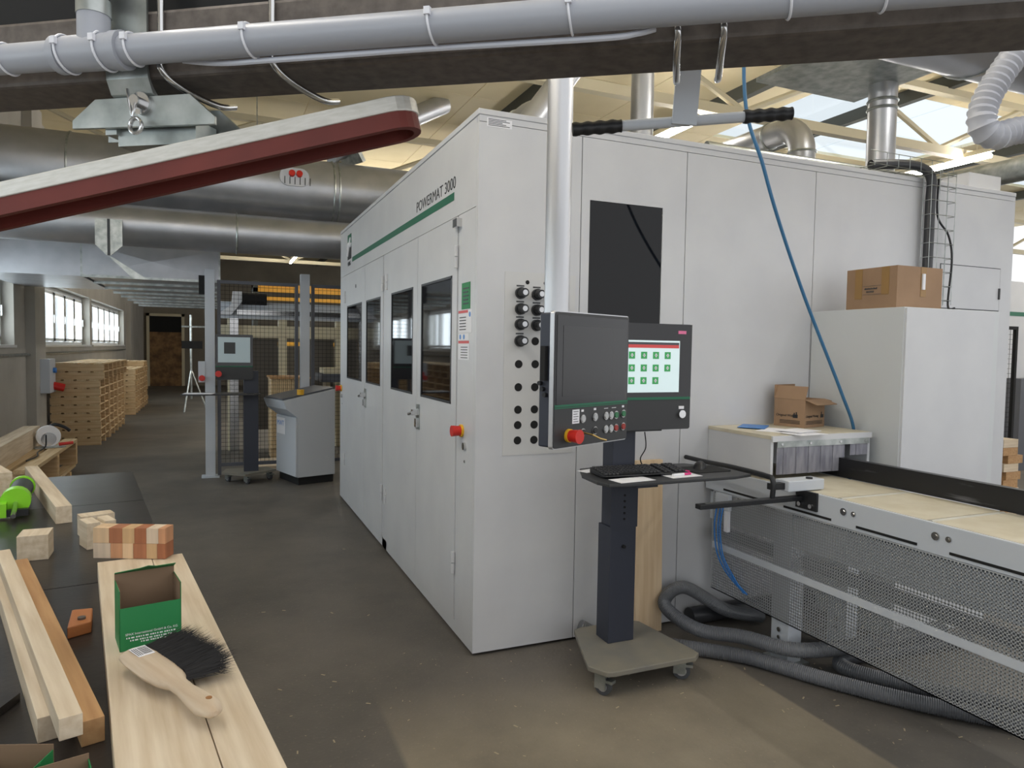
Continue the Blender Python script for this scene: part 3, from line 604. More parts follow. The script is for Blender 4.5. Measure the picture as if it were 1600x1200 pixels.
thing_mesh(MB().tube(bez([(0.98, -0.9, 4.5), (1.12, -0.62, 3.02), (1.29, -0.6, 2.5), (1.633, -0.517, 1.96), (2.035, -0.434, 1.41), (2.222, -0.38, 1.15), (2.226, -0.36, 0.9), (2.226, -0.34, 0.1), (2.226, -0.34, 0.02)], 10), 0.009, 8), 'air_hose', blue, 'blue air hose hanging from the ceiling past the machine front', 'hose')

# ================================================================ ROOF EQUIPMENT ON THE CABIN
def spiral_duct(name, label, pts, r, rings, parent_group=None, cat='duct', n=24):
    t = thing(name, label, cat, (0, 0, 0), 0, parent_group)
    MB().tube(pts, r, n).build('duct_tube', galv, t, smooth=True)
    for c, ax in rings: MB().ring(c, ax, r, 0.012, 28, 6).build('joint_ring', galvb, t, smooth=True)
    return t
spiral_duct('extraction_pipe', 'straight upright galvanised pipe rising from the cabin roof', [(1.93, 1.5, 2.806), (1.93, 1.5, 4.98)], 0.09, [((1.93, 1.5, 3.15), (0, 0, 1))], 'extraction pipes on the cabin roof')
el = [(3.62, 1.5, 2.806), (3.62, 1.5, 3.4)]+[(3.62, 1.5+0.25*(1-math.cos(a)), 3.4+0.25*math.sin(a)) for a in [PI/2*k/8 for k in range(1, 9)]]+[(3.62, 5.0, 3.65)]
spiral_duct('extraction_pipe', 'galvanised elbow pipe bending off the cabin roof', el, 0.115, [((3.62, 1.5, 3.1), (0, 0, 1)), ((3.62, 1.5, 3.4), (0, 0, 1)), ((3.62, 1.9, 3.65), (0, 1, 0)), ((3.62, 3.0, 3.65), (0, 1, 0))], 'extraction pipes on the cabin roof')
t = spiral_duct('extraction_pipe', 'upright galvanised pipe under the flat sheet plate', [(3.4, 0.5, 2.9), (3.4, 0.5, 3.62)], 0.1, [((3.4, 0.5, 3.5), (0, 0, 1)), ((3.4, 0.5, 3.44), (0, 0, 1))], 'extraction pipes on the cabin roof')
B(3.2, 3.6, 0.3, 0.7, 2.806, 2.92).build('pipe_base', white, t)
o = tag(B(2.5, 3.5, 0.02, 0.85, 3.62, 3.65).build('sheet_plate', galvb), 'flat galvanised sheet plate hanging above the cabin roof', 'plate')
thing_mesh(MB().tube([(2.45, 0.05, 3.63), (2.45, 0.05, 4.98)], 0.012, 6).tube([(3.2, 0.05, 3.63), (3.2, 0.05, 4.98)], 0.012, 6), 'hanger_rod', galvb, 'thin steel rods carrying the flat sheet plate', 'rod')
t = spiral_duct('extraction_pipe', 'galvanised bend behind the silver pole on the cabin roof', [(1.0, 1.3, 2.806), (1.0, 1.3, 3.05)]+[(1.0, 1.3+0.3*(1-math.cos(a)), 3.05+0.3*math.sin(a)) for a in [PI/2*k/8 for k in range(1, 9)]]+[(1.0, 4.9, 3.35)], 0.13, [((1.0, 1.3, 3.0), (0, 0, 1)), ((1.0, 1.8, 3.35), (0, 1, 0))], 'extraction pipes on the cabin roof')
t = spiral_duct('extraction_pipe', 'slim grey pipe with collar beside the bend on the roof', [(0.55, 0.9, 2.86), (0.62, 0.9, 3.0), (1.0, 0.95, 3.5), (1.5, 1.0, 4.2)], 0.085, [((0.6, 0.9, 2.92), (0.2, 0, 1))], 'extraction pipes on the cabin roof')
for i, (x, y, z, L) in enumerate(((1.5, 0.13, 2.84, 2.0), (1.5, 0.21, 2.84, 1.65))):
    thing_mesh(MB().tube([(x, y, z), (x+L, y, z)], 0.03, 10), 'conduit', galvb, ['bright conduit along the cabin roof front edge', 'second bright conduit behind it on the cabin roof'][i], 'pipe', group='conduits on the cabin roof')
# wire basket tray with ribbed cable hose down the front
ct = thing('cable_basket', 'wire basket cable tray turning down the machine front', 'cable tray')
m = MB()
for x in (3.18, 3.26, 3.34, 3.42): m.tube([(x, -0.09, 1.95), (x, -0.09, 2.84)], 0.0025, 5)
for k in range(10): m.tube([(3.18, -0.03, 1.98+k*0.095), (3.18, -0.09, 1.98+k*0.095), (3.42, -0.09, 1.98+k*0.095), (3.42, -0.03, 1.98+k*0.095)], 0.0025, 5)
for x in (3.18, 3.42): m.tube([(x, -0.03, 1.95), (x, -0.03, 2.84)], 0.0025, 5)
for y in (-0.09, 0.02, 0.13): m.tube([(2.6, y, 2.82), (3.42, y, 2.82)], 0.0025, 5)
for z in (2.82, 2.9): m.tube([(2.6, -0.09, z), (3.42, -0.09, z)], 0.0025, 5)
for k in range(8): m.tube([(2.65+k*0.105, -0.09, 2.9), (2.65+k*0.105, -0.09, 2.815), (2.65+k*0.105, 0.13, 2.815)], 0.0025, 5)
m.build('wire_basket', galvb, ct)
thing_mesh(MB().tube(bez([(2.75, 0.03, 2.85), (2.95, 0.0, 2.87), (3.14, -0.02, 2.87), (3.215, -0.055, 2.8), (3.22, -0.055, 2.6), (3.215, -0.055, 2.0), (3.2, -0.055, 1.9)], 8), 0.032, 12), 'cable_hose', hosed, 'dark cable hose dropping in the wire basket', 'hose')
thing_mesh(MB().tube(bez([(3.3, -0.05, 2.8), (3.29, -0.06, 2.55), (3.38, -0.08, 2.42), (3.41, -0.09, 2.25), (3.39, -0.09, 1.95), (3.3, -0.2, 1.92)], 8), 0.007, 6), 'cable', blacks, 'thin black cable bowing out of the wire basket', 'cable')
o = tag(B(3.75, 4.1, 0.05, 0.3, 2.806, 2.92).build('junction_box', white), 'low white box on the cabin roof right end', 'box')
o = thing_mesh(MB().tube([(4.3, -0.5, 3.0), (4.3, 6, 3.0)], 0.09, 18), 'insulated_pipe', galvb, 'foil-wrapped pipe running past the cabin right end', 'pipe')
# ================================================================ OVERHEAD LIFTING BEAM (near the camera)
b0 = Vector((-1.615, -1.661, 0)); b1 = Vector((-0.125, -2.677, 0)); bd = (b1-b0).normalized(); bang = math.atan2(bd.y, bd.x); BL = (b1-b0).length
MBm = Matrix.Translation((b0.x, b0.y, 2.1)) @ Matrix.Rotation(bang, 4, 'Z')     # local: x along beam, y away from camera, z up
def place(o): o.location = (b0.x, b0.y, 2.1); o.rotation_euler = (0, 0, bang); return o
bm = place(thing('lifting_beam', 'dark steel lifting beam spanning the top of the picture', 'beam'))
B(-1.2, BL+1.2, 0, 0.13, 0, 0.125).build('box_tube', steel, bm, bevel=0.008)
B(-1.2, BL+1.2, 0.05, 0.16, 0.128, 0.2).build('upper_rail', blackm, bm)
pp = place(thing('suction_pipe', 'grey plastic suction pipe strapped along the dark beam', 'pipe'))
zP = lambda x: 0.032
MB().cyl((-1.2, -0.048, zP(0)), (BL+1.2, -0.048, zP(BL)), 0.0265, n=28).build('pipe_run', pvc, pp, smooth=True)
te = MB().cyl((0.195, -0.048, 0.032), (0.315, -0.048, 0.032), 0.0315, n=28).build('tee_fitting', pvc, pp, smooth=True)
MB().cyl((0.308, -0.048, 0.032), (0.326, -0.048, 0.032), 0.034, n=28).build('tee_collar', pvc, te, smooth=True); MB().cyl((0.185, -0.048, 0.032), (0.2, -0.048, 0.032), 0.034, n=28).build('tee_collar', pvc, te, smooth=True)
MB().cyl((0.26, -0.048, 0.032), (0.26, -0.048, 0.105), 0.0275, n=24).build('tee_branch', pvc, te, smooth=True); MB().cyl((0.26, -0.048, 0.097), (0.26, -0.048, 0.125), 0.029, n=24).build('hose_clamp', galvb, pp, smooth=True)
MB().cyl((0.26, -0.048, 0.125), (0.26, -0.048, 0.35), 0.027, n=20).build('branch_hose', blacks, pp, smooth=True)
for x in (0.073, 0.205, 0.285, 0.345, 0.577, 0.908, 1.137, 1.464, 1.594):
    r = 0.034 if 0.19 < x < 0.31 else 0.0285
    k = MB().ring((x, -0.048, zP(x)), (1, 0.0, 0.12), r, 0.0022, 28, 6).build('cable_tie', tiew, pp, smooth=True); B(x-0.005, x+0.005, -0.048-r-0.004, -0.048-r+0.004, zP(x)+0.006, zP(x)+0.018).build('tie_head', tiew, k)
thing_mesh(MB().tube([MBm @ Vector(p) for p in bez([(0.42, -0.016, 0.02), (0.5, -0.022, 0.008), (0.6, -0.034, 0.002), (0.72, -0.036, 0.001), (0.9, -0.03, 0.004), (1.18, -0.03, 0.001), (1.24, -0.026, 0.006), (1.27, -0.02, 0.014)], 6)], 0.005, 8), 'vacuum_line', mat('translucent white hose', srgb(205, 208, 218), 0.4), 'thin white hose sagging below the grey pipe', 'hose')
# hook bolts clamped to the beam
for i, (x, flip) in enumerate(((0.367, 0), (0.593, 0), (1.304, 1), (1.375, 1))):
    t = place(thing('hook_bolt', ['bright hook bolt right of the galvanised bracket', 'bright hook bolt gripping the beam left of centre', 'left of the two hook bolts near the handle', 'right of the two hook bolts near the handle'][i], 'bolt', group='hook bolts on the beam'))
    dx = 0.045 if not flip else 0.004
    MB().tube(bez([(x, -0.006, 0.26), (x, -0.006, 0.05), (x+0.002, -0.008, 0.01), (x+dx*0.4, 0.03, -0.012), (x+dx, 0.1, -0.022), (x+dx*1.3, 0.14, -0.012)], 8), 0.0062, 10).build('rod', chrome, t, smooth=True)
    B(x-0.02, x+0.02, -0.02, 0.1, 0.205, 0.213).build('clamp_plate', galvb, t)
# galvanised bracket
br = thing('suspension_bracket', 'galvanised bracket with bolt and ring pin under the dark beam', 'bracket'); br.matrix_world = MBm @ Matrix.Translation((0.122, 0, 0))
sp_ = []
for k in range(9): a = PI/2*k/8; sp_.append((0.02+0.0-0.03+0.03*(1-math.cos(a))+0.0, 0.02-0.035*math.sin(a)))
m = MB(); prof = [(-0.006, 0.2), (-0.006, 0.02), (-0.003, 0.0), (0.006, -0.014), (0.02, -0.028), (0.02, -0.034), (0.004, -0.026), (-0.008, -0.002), (-0.011, 0.02), (-0.011, 0.2)]
m.prism(prof, 0.128, 0.218, 'X'); m.build('strap', galvb, br)
m = MB().prism([(0.036, -0.084), (0.345, -0.089), (0.345, -0.074), (0.293, -0.03), (0.088, -0.03), (0.036, -0.068)], 0.008, 0.016, 'Y'); m.build('side_plate', galvb, br, bevel=0.001)
MB().prism([(0.036, -0.084), (0.345, -0.089), (0.345, -0.074), (0.293, -0.03), (0.088, -0.03), (0.036, -0.068)], 0.10, 0.108, 'Y').build('side_plate', galvb, br, bevel=0.001)
B(0.12, 0.29, 0.03, 0.095, -0.115, -0.07).build('cross_block', galvb, br); B(0.10, 0.125, 0.02, 0.09, -0.095, -0.08).build('cross_tab', galvb, br)
MB().cyl((0.192, 0.0, -0.045), (0.192, 0.008, -0.045), 0.021, n=24).build('washer', chrome, br, smooth=True); MB().cyl((0.192, -0.016, -0.045), (0.192, 0.0, -0.045), 0.0105, n=20).build('bolt_pin', chrome, br, smooth=True)
rp = MB().tube(bez([(0.175, -0.01, -0.022), (0.182, -0.014, -0.045), (0.186, -0.016, -0.06), (0.190, -0.016, -0.075)], 6), 0.0028, 8); rp.tube(bez([(0.196, -0.014, -0.05), (0.194, -0.016, -0.062), (0.190, -0.016, -0.075)], 6), 0.0028, 8); rp.ring((0.196, -0.016, -0.092), (0.15, 1, 0), 0.0145, 0.0028, 24, 8); rp.ring((0.195, -0.011, -0.092), (0.1, 1, 0), 0.0135, 0.0025, 24, 8)
rp.build('ring_clip', chrome, br, smooth=True)
# suction bar, hanging tilted
s0 = Vector((-1.60, -1.80, 1.862)); s1 = Vector((-0.885, -2.085, 2.047)); sd = (s1-s0).normalized(); L = (s1-s0).length
side = Vector((0, 0, 1)).cross(sd).normalized(); upv = sd.cross(side)
MS = Matrix(((sd.x, side.x, upv.x, s0.x), (sd.y, side.y, upv.y, s0.y), (sd.z, side.z, upv.z, s0.z), (0, 0, 0, 1)))
sb = thing('suction_bar', 'pale aluminium suction bar with red-brown rubber rim hanging tilted', 'suction bar'); sb.matrix_world = MS
def stadium(x0, x1, y0, y1, n=10):
    r = (y1-y0)/2; cy = (y0+y1)/2; out = []
    for i in range(n+1): a = -PI/2+PI*i/n; out.append((x1-r+r*math.cos(a), cy+r*math.sin(a)))
    return [(x0, y0)]+out+[(x0, y1)]
MB().prism(stadium(-0.7, L, 0.0, 0.1), -0.004, 0.024).build('aluminium_body', mat('pale aluminium bar', srgb(214, 212, 206), 0.42, 0.3, c2=srgb(200, 198, 190), scale=30, stretch=(1, 1, 6)), sb, bevel=0.002)
o_ = stadium(-0.7, L-0.003, 0.003, 0.097); i_ = stadium(-0.7, L-0.017, 0.017, 0.083)
m = MB(); k = len(o_)
for z in (-0.004, -0.034): m.v += [Vector((x, y, z)) for x, y in o_]+[Vector((x, y, z)) for x, y in i_]
for j in range(k-1):
    m.f.append([j, j+1, 2*k+j+1, 2*k+j][::-1]); m.f.append([k+j, k+j+1, 3*k+j+1, 3*k+j]); m.f.append([2*k+j, 2*k+j+1, 3*k+j+1, 3*k+j][::-1])
m.build('rubber_rim', redb, sb); MB().prism(stadium(-0.7, L-0.017, 0.017, 0.083), -0.012, -0.001).build('rubber_floor', redb, sb)
# handle
hb = thing('lift_handle', 'grey handlebar with two ribbed black grips on a flat hanger', 'handle')
h0 = Vector((-0.565, -2.094, 2.041)); h1 = Vector((-0.162, -2.263, 2.08)); hl = h1-h0
MB().cyl(h0, h1, 0.0105, n=16).build('bar', lgrey, hb, smooth=True)
def grip(a, b): 
    pts = []; rr = []
    for i in range(25): pts.append(a.lerp(b, i/24)); rr.append(0.0128+0.0012*math.sin(i/24*2*PI*4))
    MB().tube(pts, rr, 18).build('grip', blacks, hb, smooth=True)
grip(h0-hl*0.002, h0+hl*0.222); grip(h0+hl*0.78, h1)
hm_ = h0+hl*0.5; hd_ = hl.normalized(); Mh = Matrix.Translation(hm_) @ Matrix.Rotation(math.atan2(hd_.y, hd_.x), 4, 'Z')
B(-0.023, 0.026, -0.014, -0.008, -0.01, 0.2).build('flat_hanger', lgrey, hb).matrix_local = Mh @ Matrix.Rotation(0.06, 4, 'Y')
hs = ribbed([(0.62, -2.3, 2.42), (0.48, -2.30, 2.31), (0.405, -2.28, 2.2), (0.385, -2.28, 2.13), (0.42, -2.29, 2.105), (0.5, -2.31, 2.125), (0.8, -2.4, 2.16)], 0.029, 0.016, 0.16, 16)
thing_mesh(hs, 'spiral_hose', mat('milky spiral hose', srgb(196, 198, 206), 0.3, alpha=None), 'milky ribbed hose curling in at the top right corner', 'hose')
t = spiral_duct('extraction_duct', 'large galvanised duct crossing the top right corner', [(1.4, -0.9, 3.35), (6, -0.9, 3.35)], 0.3, [((2.4, -0.9, 3.35), (1, 0, 0))])

# ================================================================ BIG DUCTS OVER THE AISLE
t = spiral_duct('main_duct', 'huge round galvanised duct with red damper knobs above the aisle', [(-3.69, 5.35, 3.43), (3.5, 5.35, 3.43)], 0.37, [((0.12, 5.35, 3.43), (1, 0, 0)), ((0.06, 5.35, 3.43), (1, 0, 0)), ((-2.6, 5.35, 3.43), (1, 0, 0))], 'round ducts over the aisle', n=40)
dp = MB().prism(rounded(-0.47, -0.15, -0.09, 0.11, 0.09), -0.02, 0.0, 'Y').build('damper_plate', galv, t); dp.location = (-0.08, 4.985, 3.49)
n_ = MB()
for x in (-0.42, -0.34): n_.tube([(x, 4.98, 3.53), (x, 4.93, 3.54)], 0.035, 12)
n_.build('red_knob', red, t, smooth=True); n_ = MB()
for k in range(6): n_.box(-0.5+k*0.055, -0.492+k*0.055, 4.955, 4.965, 3.42, 3.50)
n_.build('damper_slot', seam, t)
spiral_duct('branch_duct', 'round galvanised duct running below the huge one', [(-3.69, 5.02, 2.83), (3.5, 5.02, 2.83)], 0.215, [((-1.0, 5.02, 2.83), (1, 0, 0))], 'round ducts over the aisle', n=36)
t = spiral_duct('diagonal_pipe', 'slanting galvanised pipe with bolted flange joining the huge duct', [(0.06, 5.5, 3.95), (0.95, 5.8, 4.5), (1.7, 6.1, 4.97)], 0.13, [((0.3, 5.5, 4.05), (1.1, .5, .85))])
v0 = Vector((0.28, 5.49, 4.03)); vd = Vector((1.1, 0.5, 0.85)).normalized()
M = Matrix.Translation(v0) @ vd.to_track_quat('Z', 'Y').to_matrix().to_4x4(); MB().box(-0.2, 0.2, -0.2, 0.2, -0.025, 0.025, M).build('flange', galvb, t)
rd = thing('rectangular_duct', 'long rectangular sheet duct with ribbed underside above the aisle', 'duct', (-2.62, 6.0, 2.385))
B(0, 1.44, 0, 7.5, 0, 0.36).build('duct_body', galv, rd)
m = MB(); m.v = [Vector(p) for p in ((0, -0.001, 0), (1.44, -0.001, 0), (1.44, -0.001, 0.36), (0, -0.001, 0.36), (0.72, -0.025, 0.18))]; m.f = [[0, 1, 4], [1, 2, 4], [2, 3, 4], [3, 0, 4]]; m.build('creased_end', galv, rd)
for k in range(8): B(-0.02, 1.46, 0.0+k*0.95, 0.04+k*0.95, -0.03, 0.37).build('joint_rib', galvb, rd)
rd2 = tag(B(-3.695, -2.645, 6.1, 8.3, 2.37, 2.8).build('duct_box', galv), 'sheet metal duct box between wall and rectangular duct', 'duct'); 
# hanging V bracket under branch duct
t = thing('duct_hanger', 'white angle bracket hanging under the lower round duct', 'bracket', (-2.2, 4.74, 2.42))
m = MB().prism([(-0.12, 0.42), (0.12, 0.42), (0.12, 0.16), (0.02, 0.06), (-0.02, 0.06), (-0.12, 0.16)], 0, 0.02, 'Y'); m.build('angle_plate', galvb, t); B(-0.012, 0.012, -0.01, 0, 0.06, 0.42).build('centre_fold', seam, t)
MB().prism([(0.0, 0.05), (0.05, 0.03), (0.35, -0.17), (0.22, -0.17)], -0.05, 0.05, 'Y').build('foot_bar', galvb, t)

# perforated cable trays under the ceiling
for i, (a, b) in enumerate((((-0.9, 6.2, 4.3), (-0.35, 9.5, 4.3)), ((0.35, 6.6, 4.15), (0.83, 8.8, 4.15)))):
    t = thing('cable_tray', ['perforated cable tray above the huge duct, left one', 'perforated cable tray above the huge duct, right one'][i], 'cable tray', (0, 0, 0), 0, 'ceiling cable trays')
    a = Vector(a); b = Vector(b); u = (b-a).normalized(); s_ = Vector((u.y, -u.x, 0)); L_ = (b-a).length; Mt = Matrix(((s_.x, u.x, 0, a.x), (s_.y, u.y, 0, a.y), (0, 0, 1, a.z), (0, 0, 0, 1)))
    m = MB(); m.box(-0.15, -0.14, 0, L_, 0, 0.06, Mt); m.box(0.14, 0.15, 0, L_, 0, 0.06, Mt)
    for k in range(int(L_/0.06)): m.box(-0.14, 0.14, k*0.06, k*0.06+0.035, 0, 0.004, Mt)
    m.build('tray_profile', mat('dull tray zinc', srgb(96, 98, 100), 0.5, 0.4), t)
    m = MB()
    for k in (0.3, L_-0.3): m.tube([Mt @ Vector((0.145, k, 0)), Mt @ Vector((0.145, k, 4.98-a.z))], 0.006, 6)
    m.build('tray_hanger', galvb, t)
# ================================================================ FENCED INFEED AREA BEYOND
for i, (x, y) in enumerate(((-1.28, 5.83), (-0.18, 5.83))):
    t = thing('fence_post', ['white fence post beside the far console', 'white fence post behind the sloping grey console'][i], 'post', (x, y, 0), 0, 'white fence posts')
    B(-0.055, 0.055, -0.05, 0.05, 0, 2.5).build('post_tube', lgrey, t, bevel=0.003); B(-0.1, 0.1, -0.1, 0.1, 0, 0.012).build('foot_plate', lgrey, t)
    if i == 0: B(-0.12, -0.055, -0.05, 0.05, 2.2, 2.42).build('switch_box', blackm, t); B(-0.13, -0.055, -0.06, 0.0, 1.15, 1.4).build('switch_box', lgrey, t); MB().cyl((-0.09, -0.06, 1.2), (-0.09, -0.1, 1.2), 0.035, n=14).build('stop_button', red, t)
def mesh_panel(label, loc, wd, z0, z1, frame, wire, pitch=0.05, rz=0):
    t = thing('mesh_panel', label, 'fence', loc, rz, 'mesh fence panels'); f = MB()
    for x in (0, wd-0.04): f.box(x, x+0.04, -0.02, 0.02, 0.014, z1)
    for z in (z0, z1-0.04): f.box(0.04, wd-0.04, -0.02, 0.02, z, z+0.04)
    f.build('panel_frame', frame, t); g = MB(); x = 0.04+pitch
    while x < wd-0.04: g.box(x-0.0017, x+0.0017, -0.0017, 0.0017, z0+0.03, z1-0.03); x += pitch
    z = z0+0.04+pitch
    while z < z1-0.04: g.box(0.03, wd-0.03, 0.0017, 0.005, z-0.0017, z+0.0017); z += pitch
    g.build('wire_mesh', wire, t)
mesh_panel('black wire mesh panel between the two white posts', (-1.2, 5.84, 0), 0.94, 0.12, 2.38, anth2, blackm)
mesh_panel('black wire mesh panel right of the second white post', (-0.1, 5.84, 0), 1.3, 0.12, 2.38, anth2, blackm)
# far console
t = thing('console_trolley', 'smaller distant console trolley with grey lit screen by the fence', 'console', (-0.86, 5.4, 0))
MB().prism([(-0.3, -0.05), (-0.05, -0.25), (0.3, 0.0), (0.2, 0.22), (-0.25, 0.2)], 0.1, 0.125).build('base_plate', dust, t)
for x, y in ((-0.23, 0.03), (-0.03, -0.19), (0.23, 0.02)): castor(t, x, y, 0.1, 0.6)
B(-0.06, 0.1, -0.06, 0.06, 0.125, 1.3).build('column', anth, t); MB().prism([(-0.72, -0.15), (-0.6, -0.25), (0.05, -0.25), (0.12, -0.1), (0.1, 0.1), (-0.6, 0.1)], 1.03, 1.045).build('tray', panelk, t)
mo = monitor(t, -0.36, 0.04, -0.1, 1.2, 1.72, True); B(-0.335, 0.01, -0.104, -0.1025, 1.4, 1.69).build('screen', mat('lit grey screen', srgb(150, 165, 170), 0.3, emit=(srgb(150, 165, 170), 0.15)), mo); B(-0.27, -0.15, -0.106, -0.104, 1.5, 1.63).build('screen_window', seam, mo)
MB().cyl((-0.33, -0.1, 1.27), (-0.33, -0.16, 1.27), 0.035, n=16).build('stop_button', red, mo)
o = tag(MB().prism([(0, 0), (0.3, -0.06), (0.34, 0.15), (0.02, 0.2)], 0, 0.004).build('paper_sheet', paper), 'white papers on the far console tray', 'paper'); o.location = (-1.56, 5.2, 1.046)
# sloping console
t = thing('sloping_console', 'light grey sloping control console standing beside the cabin far end', 'console', (-0.36, 4.93, 0), math.radians(17))
MB().prism([(0, 0.09), (0.46, 0.09), (0.46, 1.1), (-0.17, 0.98), (-0.13, 0.88), (0, 0.78)], 0.0, 0.6, 'Y').build('console_body', lgrey, t, bevel=0.004)
MB().prism([(-0.165, 0.985), (0.46, 1.105), (0.46, 1.12), (-0.165, 1.0)], 0.03, 0.57, 'Y').build('sloping_top', anth2, t); B(0.02, 0.45, 0.02, 0.58, 0, 0.09).build('plinth', blackm, t)
MB().prism([(-0.02, 0.10), (-0.002, 0.10), (-0.002, 0.78), (-0.02, 0.78)], 0.0, 0.58, 'Y').build('door', lgrey, t)
MB().cyl((0.06, 0.06, 1.04), (0.06, 0.06, 1.1), 0.04, n=14).build('yellow_switch', yellow, t)
B(-0.024, -0.02, 0.32, 0.55, 0.56, 0.75).build('sign', paper, t); text('MWT', 0.085, bluec, t, (-0.0245, 0.545, 0.66), rotL)
# second machine behind the fence
t = thing('infeed_machine', 'grey gantry machine with motor and cable chain behind the fence', 'machine', (0, 8, 0))
B(-1.15, 3.5, 0, 0.25, 2.0, 2.25).build('gantry_beam', lgrey, t); B(-0.92, 3.5, -0.06, 0, 2.06, 2.13).build('cable_chain', chrome, t)
B(-1.15, 3.5, -0.02, 0.3, 1.72, 1.9).build('cream_beam', creamb, t)
MB().prism([(-1.19, 2.05), (-1.0, 2.2), (-0.98, 2.4), (-0.85, 2.4), (-0.85, 2.25), (-1.0, 2.05)], -0.1, 0.0, 'Y').build('motor_bracket', paper, t); MB().cyl((-0.85, -0.05, 2.3), (-0.5, -0.05, 2.3), 0.09, n=16).build('motor', blackm, t)
for x in (-1.05, -0.32, 0.55, 1.6): B(x, x+0.12, 0.0, 0.2, 0, 2.0).build('column', creamb, t)
for x in (-0.75, 0.1): B(x, x+0.42, 0.1, 0.2, 0.3, 1.7).build('dark_panel', mat('brown grey panel', srgb(92, 86, 78), 0.6), t)
B(-1.02, -0.9, -0.1, 0.0, 0, 2.0).build('slotted_rail', chrome, t); B(0.2, 3.0, -0.9, -0.2, 1.08, 1.2).build('roller_table', anth2, t); B(0.25, 0.55, -0.8, -0.3, 1.2, 1.28).build('table_block', creamb, t)
for x in (0.3, 1.2): B(x, x+0.06, -0.7, -0.3, 0, 1.08).build('table_leg', creamb, t)
t = thing('storage_rack', 'yellow beam storage rack far behind the fence', 'rack', (0, 14, 0))
for z in (2.65, 2.85, 1.6): B(-0.4, 6, 0, 0.1, z, z+0.09).build('rack_beam', ochre, t)
for x in (-0.4, 1.8, 4.0, 5.9): B(x, x+0.1, 0, 0.8, 0, 3.1).build('rack_upright', dkgreen, t)
B(-0.4, 6, 0.2, 0.8, 2.95, 3.05).build('rack_shelf', ochre, t)
t = thing('board_bundle', 'bundle of upright pine boards behind the wire mesh', 'bundle', (-0.5, 7.0, 0)); 
for k in range(9): o = link('board', B(0, 0.05, 0, 0.62, 0.15, 1.13).mesh('board') if k == 0 else bd_, palw2, t, loc=(0.055*k, 0, 0)); bd_ = o.data
B(-0.02, 0.53, -0.02, 0.64, 1.135, 1.16).build('cover_board', pineo, t); B(0, 0.5, 0.05, 0.55, 0.0, 0.15).build('support_block', palw, t)
for i, (x, z) in enumerate(((-0.85, 0.30), (-0.88, 0.12), (-0.86, 0.48))):
    o = tag(B(0, 0.75, 0, 0.18, 0, 0.05).build('pine_plank', pinex), ['pine plank on the floor behind the mesh, middle one', 'pine plank lowest behind the mesh', 'pine plank topmost behind the mesh'][i], 'plank', 'planks behind the mesh'); o.location = (x+0.02, 6.1+0.25*i, 0.0)
t = thing('tripod_stand', 'slim metal stand down the aisle before the door', 'stand', (-1.75, 15, 0))
MB().cyl((0, 0, 0.3), (0.0, 0, 2.3), 0.025, n=8).cyl((0, 0, 1.0), (0.35, 0, 0.0), 0.02, n=8).cyl((0, 0, 1.0), (-0.15, -0.2, 0.0), 0.02, n=8).build('pole', galvb, t); B(-0.2, 0.25, -0.04, 0.04, 1.5, 1.68).build('cross_box', blackm, t); B(-0.2, 0.3, -0.02, 0.02, 2.0, 2.04).build('cross_bar', galvb, t)
# pallets
pal = thing('pallet', 'pale wooden pallet in the tall triple stack below the windows', 'pallet', (0, 0, 0), 0, 'pallets stacked by the wall')
st_ = B(0, 0.67, 0, 0.045, 0, 0.105).mesh('stringer'); db = B(0, 0.13, 0, 1.02, 0.107, 0.127).mesh('deck_board')
for y in (0, 0.49, 0.975): link('stringer', st_, palw, pal, loc=(0, y, 0))
for k in range(4): link('deck_board', db, palw2, pal, loc=(0.015+k*0.17, 0, 0))
first = True
ORD = ('lowest', 'second', 'third', 'fourth', 'fifth', 'sixth', 'seventh', 'eighth', 'ninth', 'topmost')
for s in range(3):
    for k in range(10):
        o = pal if first else dup(pal); first = False
        o['label'] = 'pallet in the %s of the three tall stacks by the windows, %s from the floor' % (('nearest', 'middle', 'farthest')[s], ORD[k])
        o.location = (-3.55+random.uniform(-0.008, 0.008)+(0.05 if k > 7 else 0), 9.25+s*1.06+random.uniform(-0.01, 0.01), k*0.1285)
for s in range(3):
    for k in range(8 if s < 2 else 9):
        o = dup(pal); o['label'] = 'pallet in the %s of the farther stacks near the door, %s from the floor' % (('nearest', 'middle', 'hindmost')[s], ORD[k]); o['group'] = 'pallets stacked farther back'; o.location = (-3.55+random.uniform(-0.01, 0.01), 14.4+s*1.1, k*0.1285)
# low pallet with saw and timber
lp = thing('low_pallet', 'low timber pallet carrying the circular saw', 'pallet', (-3.5, 4.4, 0))
for y in (0.02, 1.2, 2.3): B(0, 0.68, y, y+0.1, 0.09, 0.36).build('block', palw, lp)
for k in range(4): B(k*0.18, k*0.18+0.14, 0, 2.4, 0.362, 0.40).build('deck_board', palw2, lp)
for k in range(3): B(k*0.27, k*0.27+0.12, 0, 2.4, 0.05, 0.088).build('base_board', palw2, lp)
for k in range(2): B(0, 0.68, 0.3+k*1.6, 0.4+k*1.6, 0.0, 0.05).build('skid', palw, lp)
o = tag(B(0, 0.16, 0, 1.9, 0, 0.22).build('pine_beam', pine), 'thick pale pine beam lying on the low pallet', 'beam'); o.location = (-3.22, 4.4, 0.402); o.rotation_euler = (0, 0, 0.03)
cs = thing('circular_saw', 'white and black hand circular saw on the low pallet', 'saw', (-2.98, 6.0, 0.404), 0.3)
B(-0.14, 0.16, -0.1, 0.08, 0, 0.008).build('base_plate', galvb, cs)
MB().cyl((0.0, -0.05, 0.13), (0.0, 0.02, 0.13), 0.12, n=24).build('blade_guard', paper, cs, smooth=True); MB().cyl((0.0, -0.058, 0.1), (0.0, -0.05, 0.1), 0.075, n=20).build('lower_guard', chrome, cs, smooth=True)
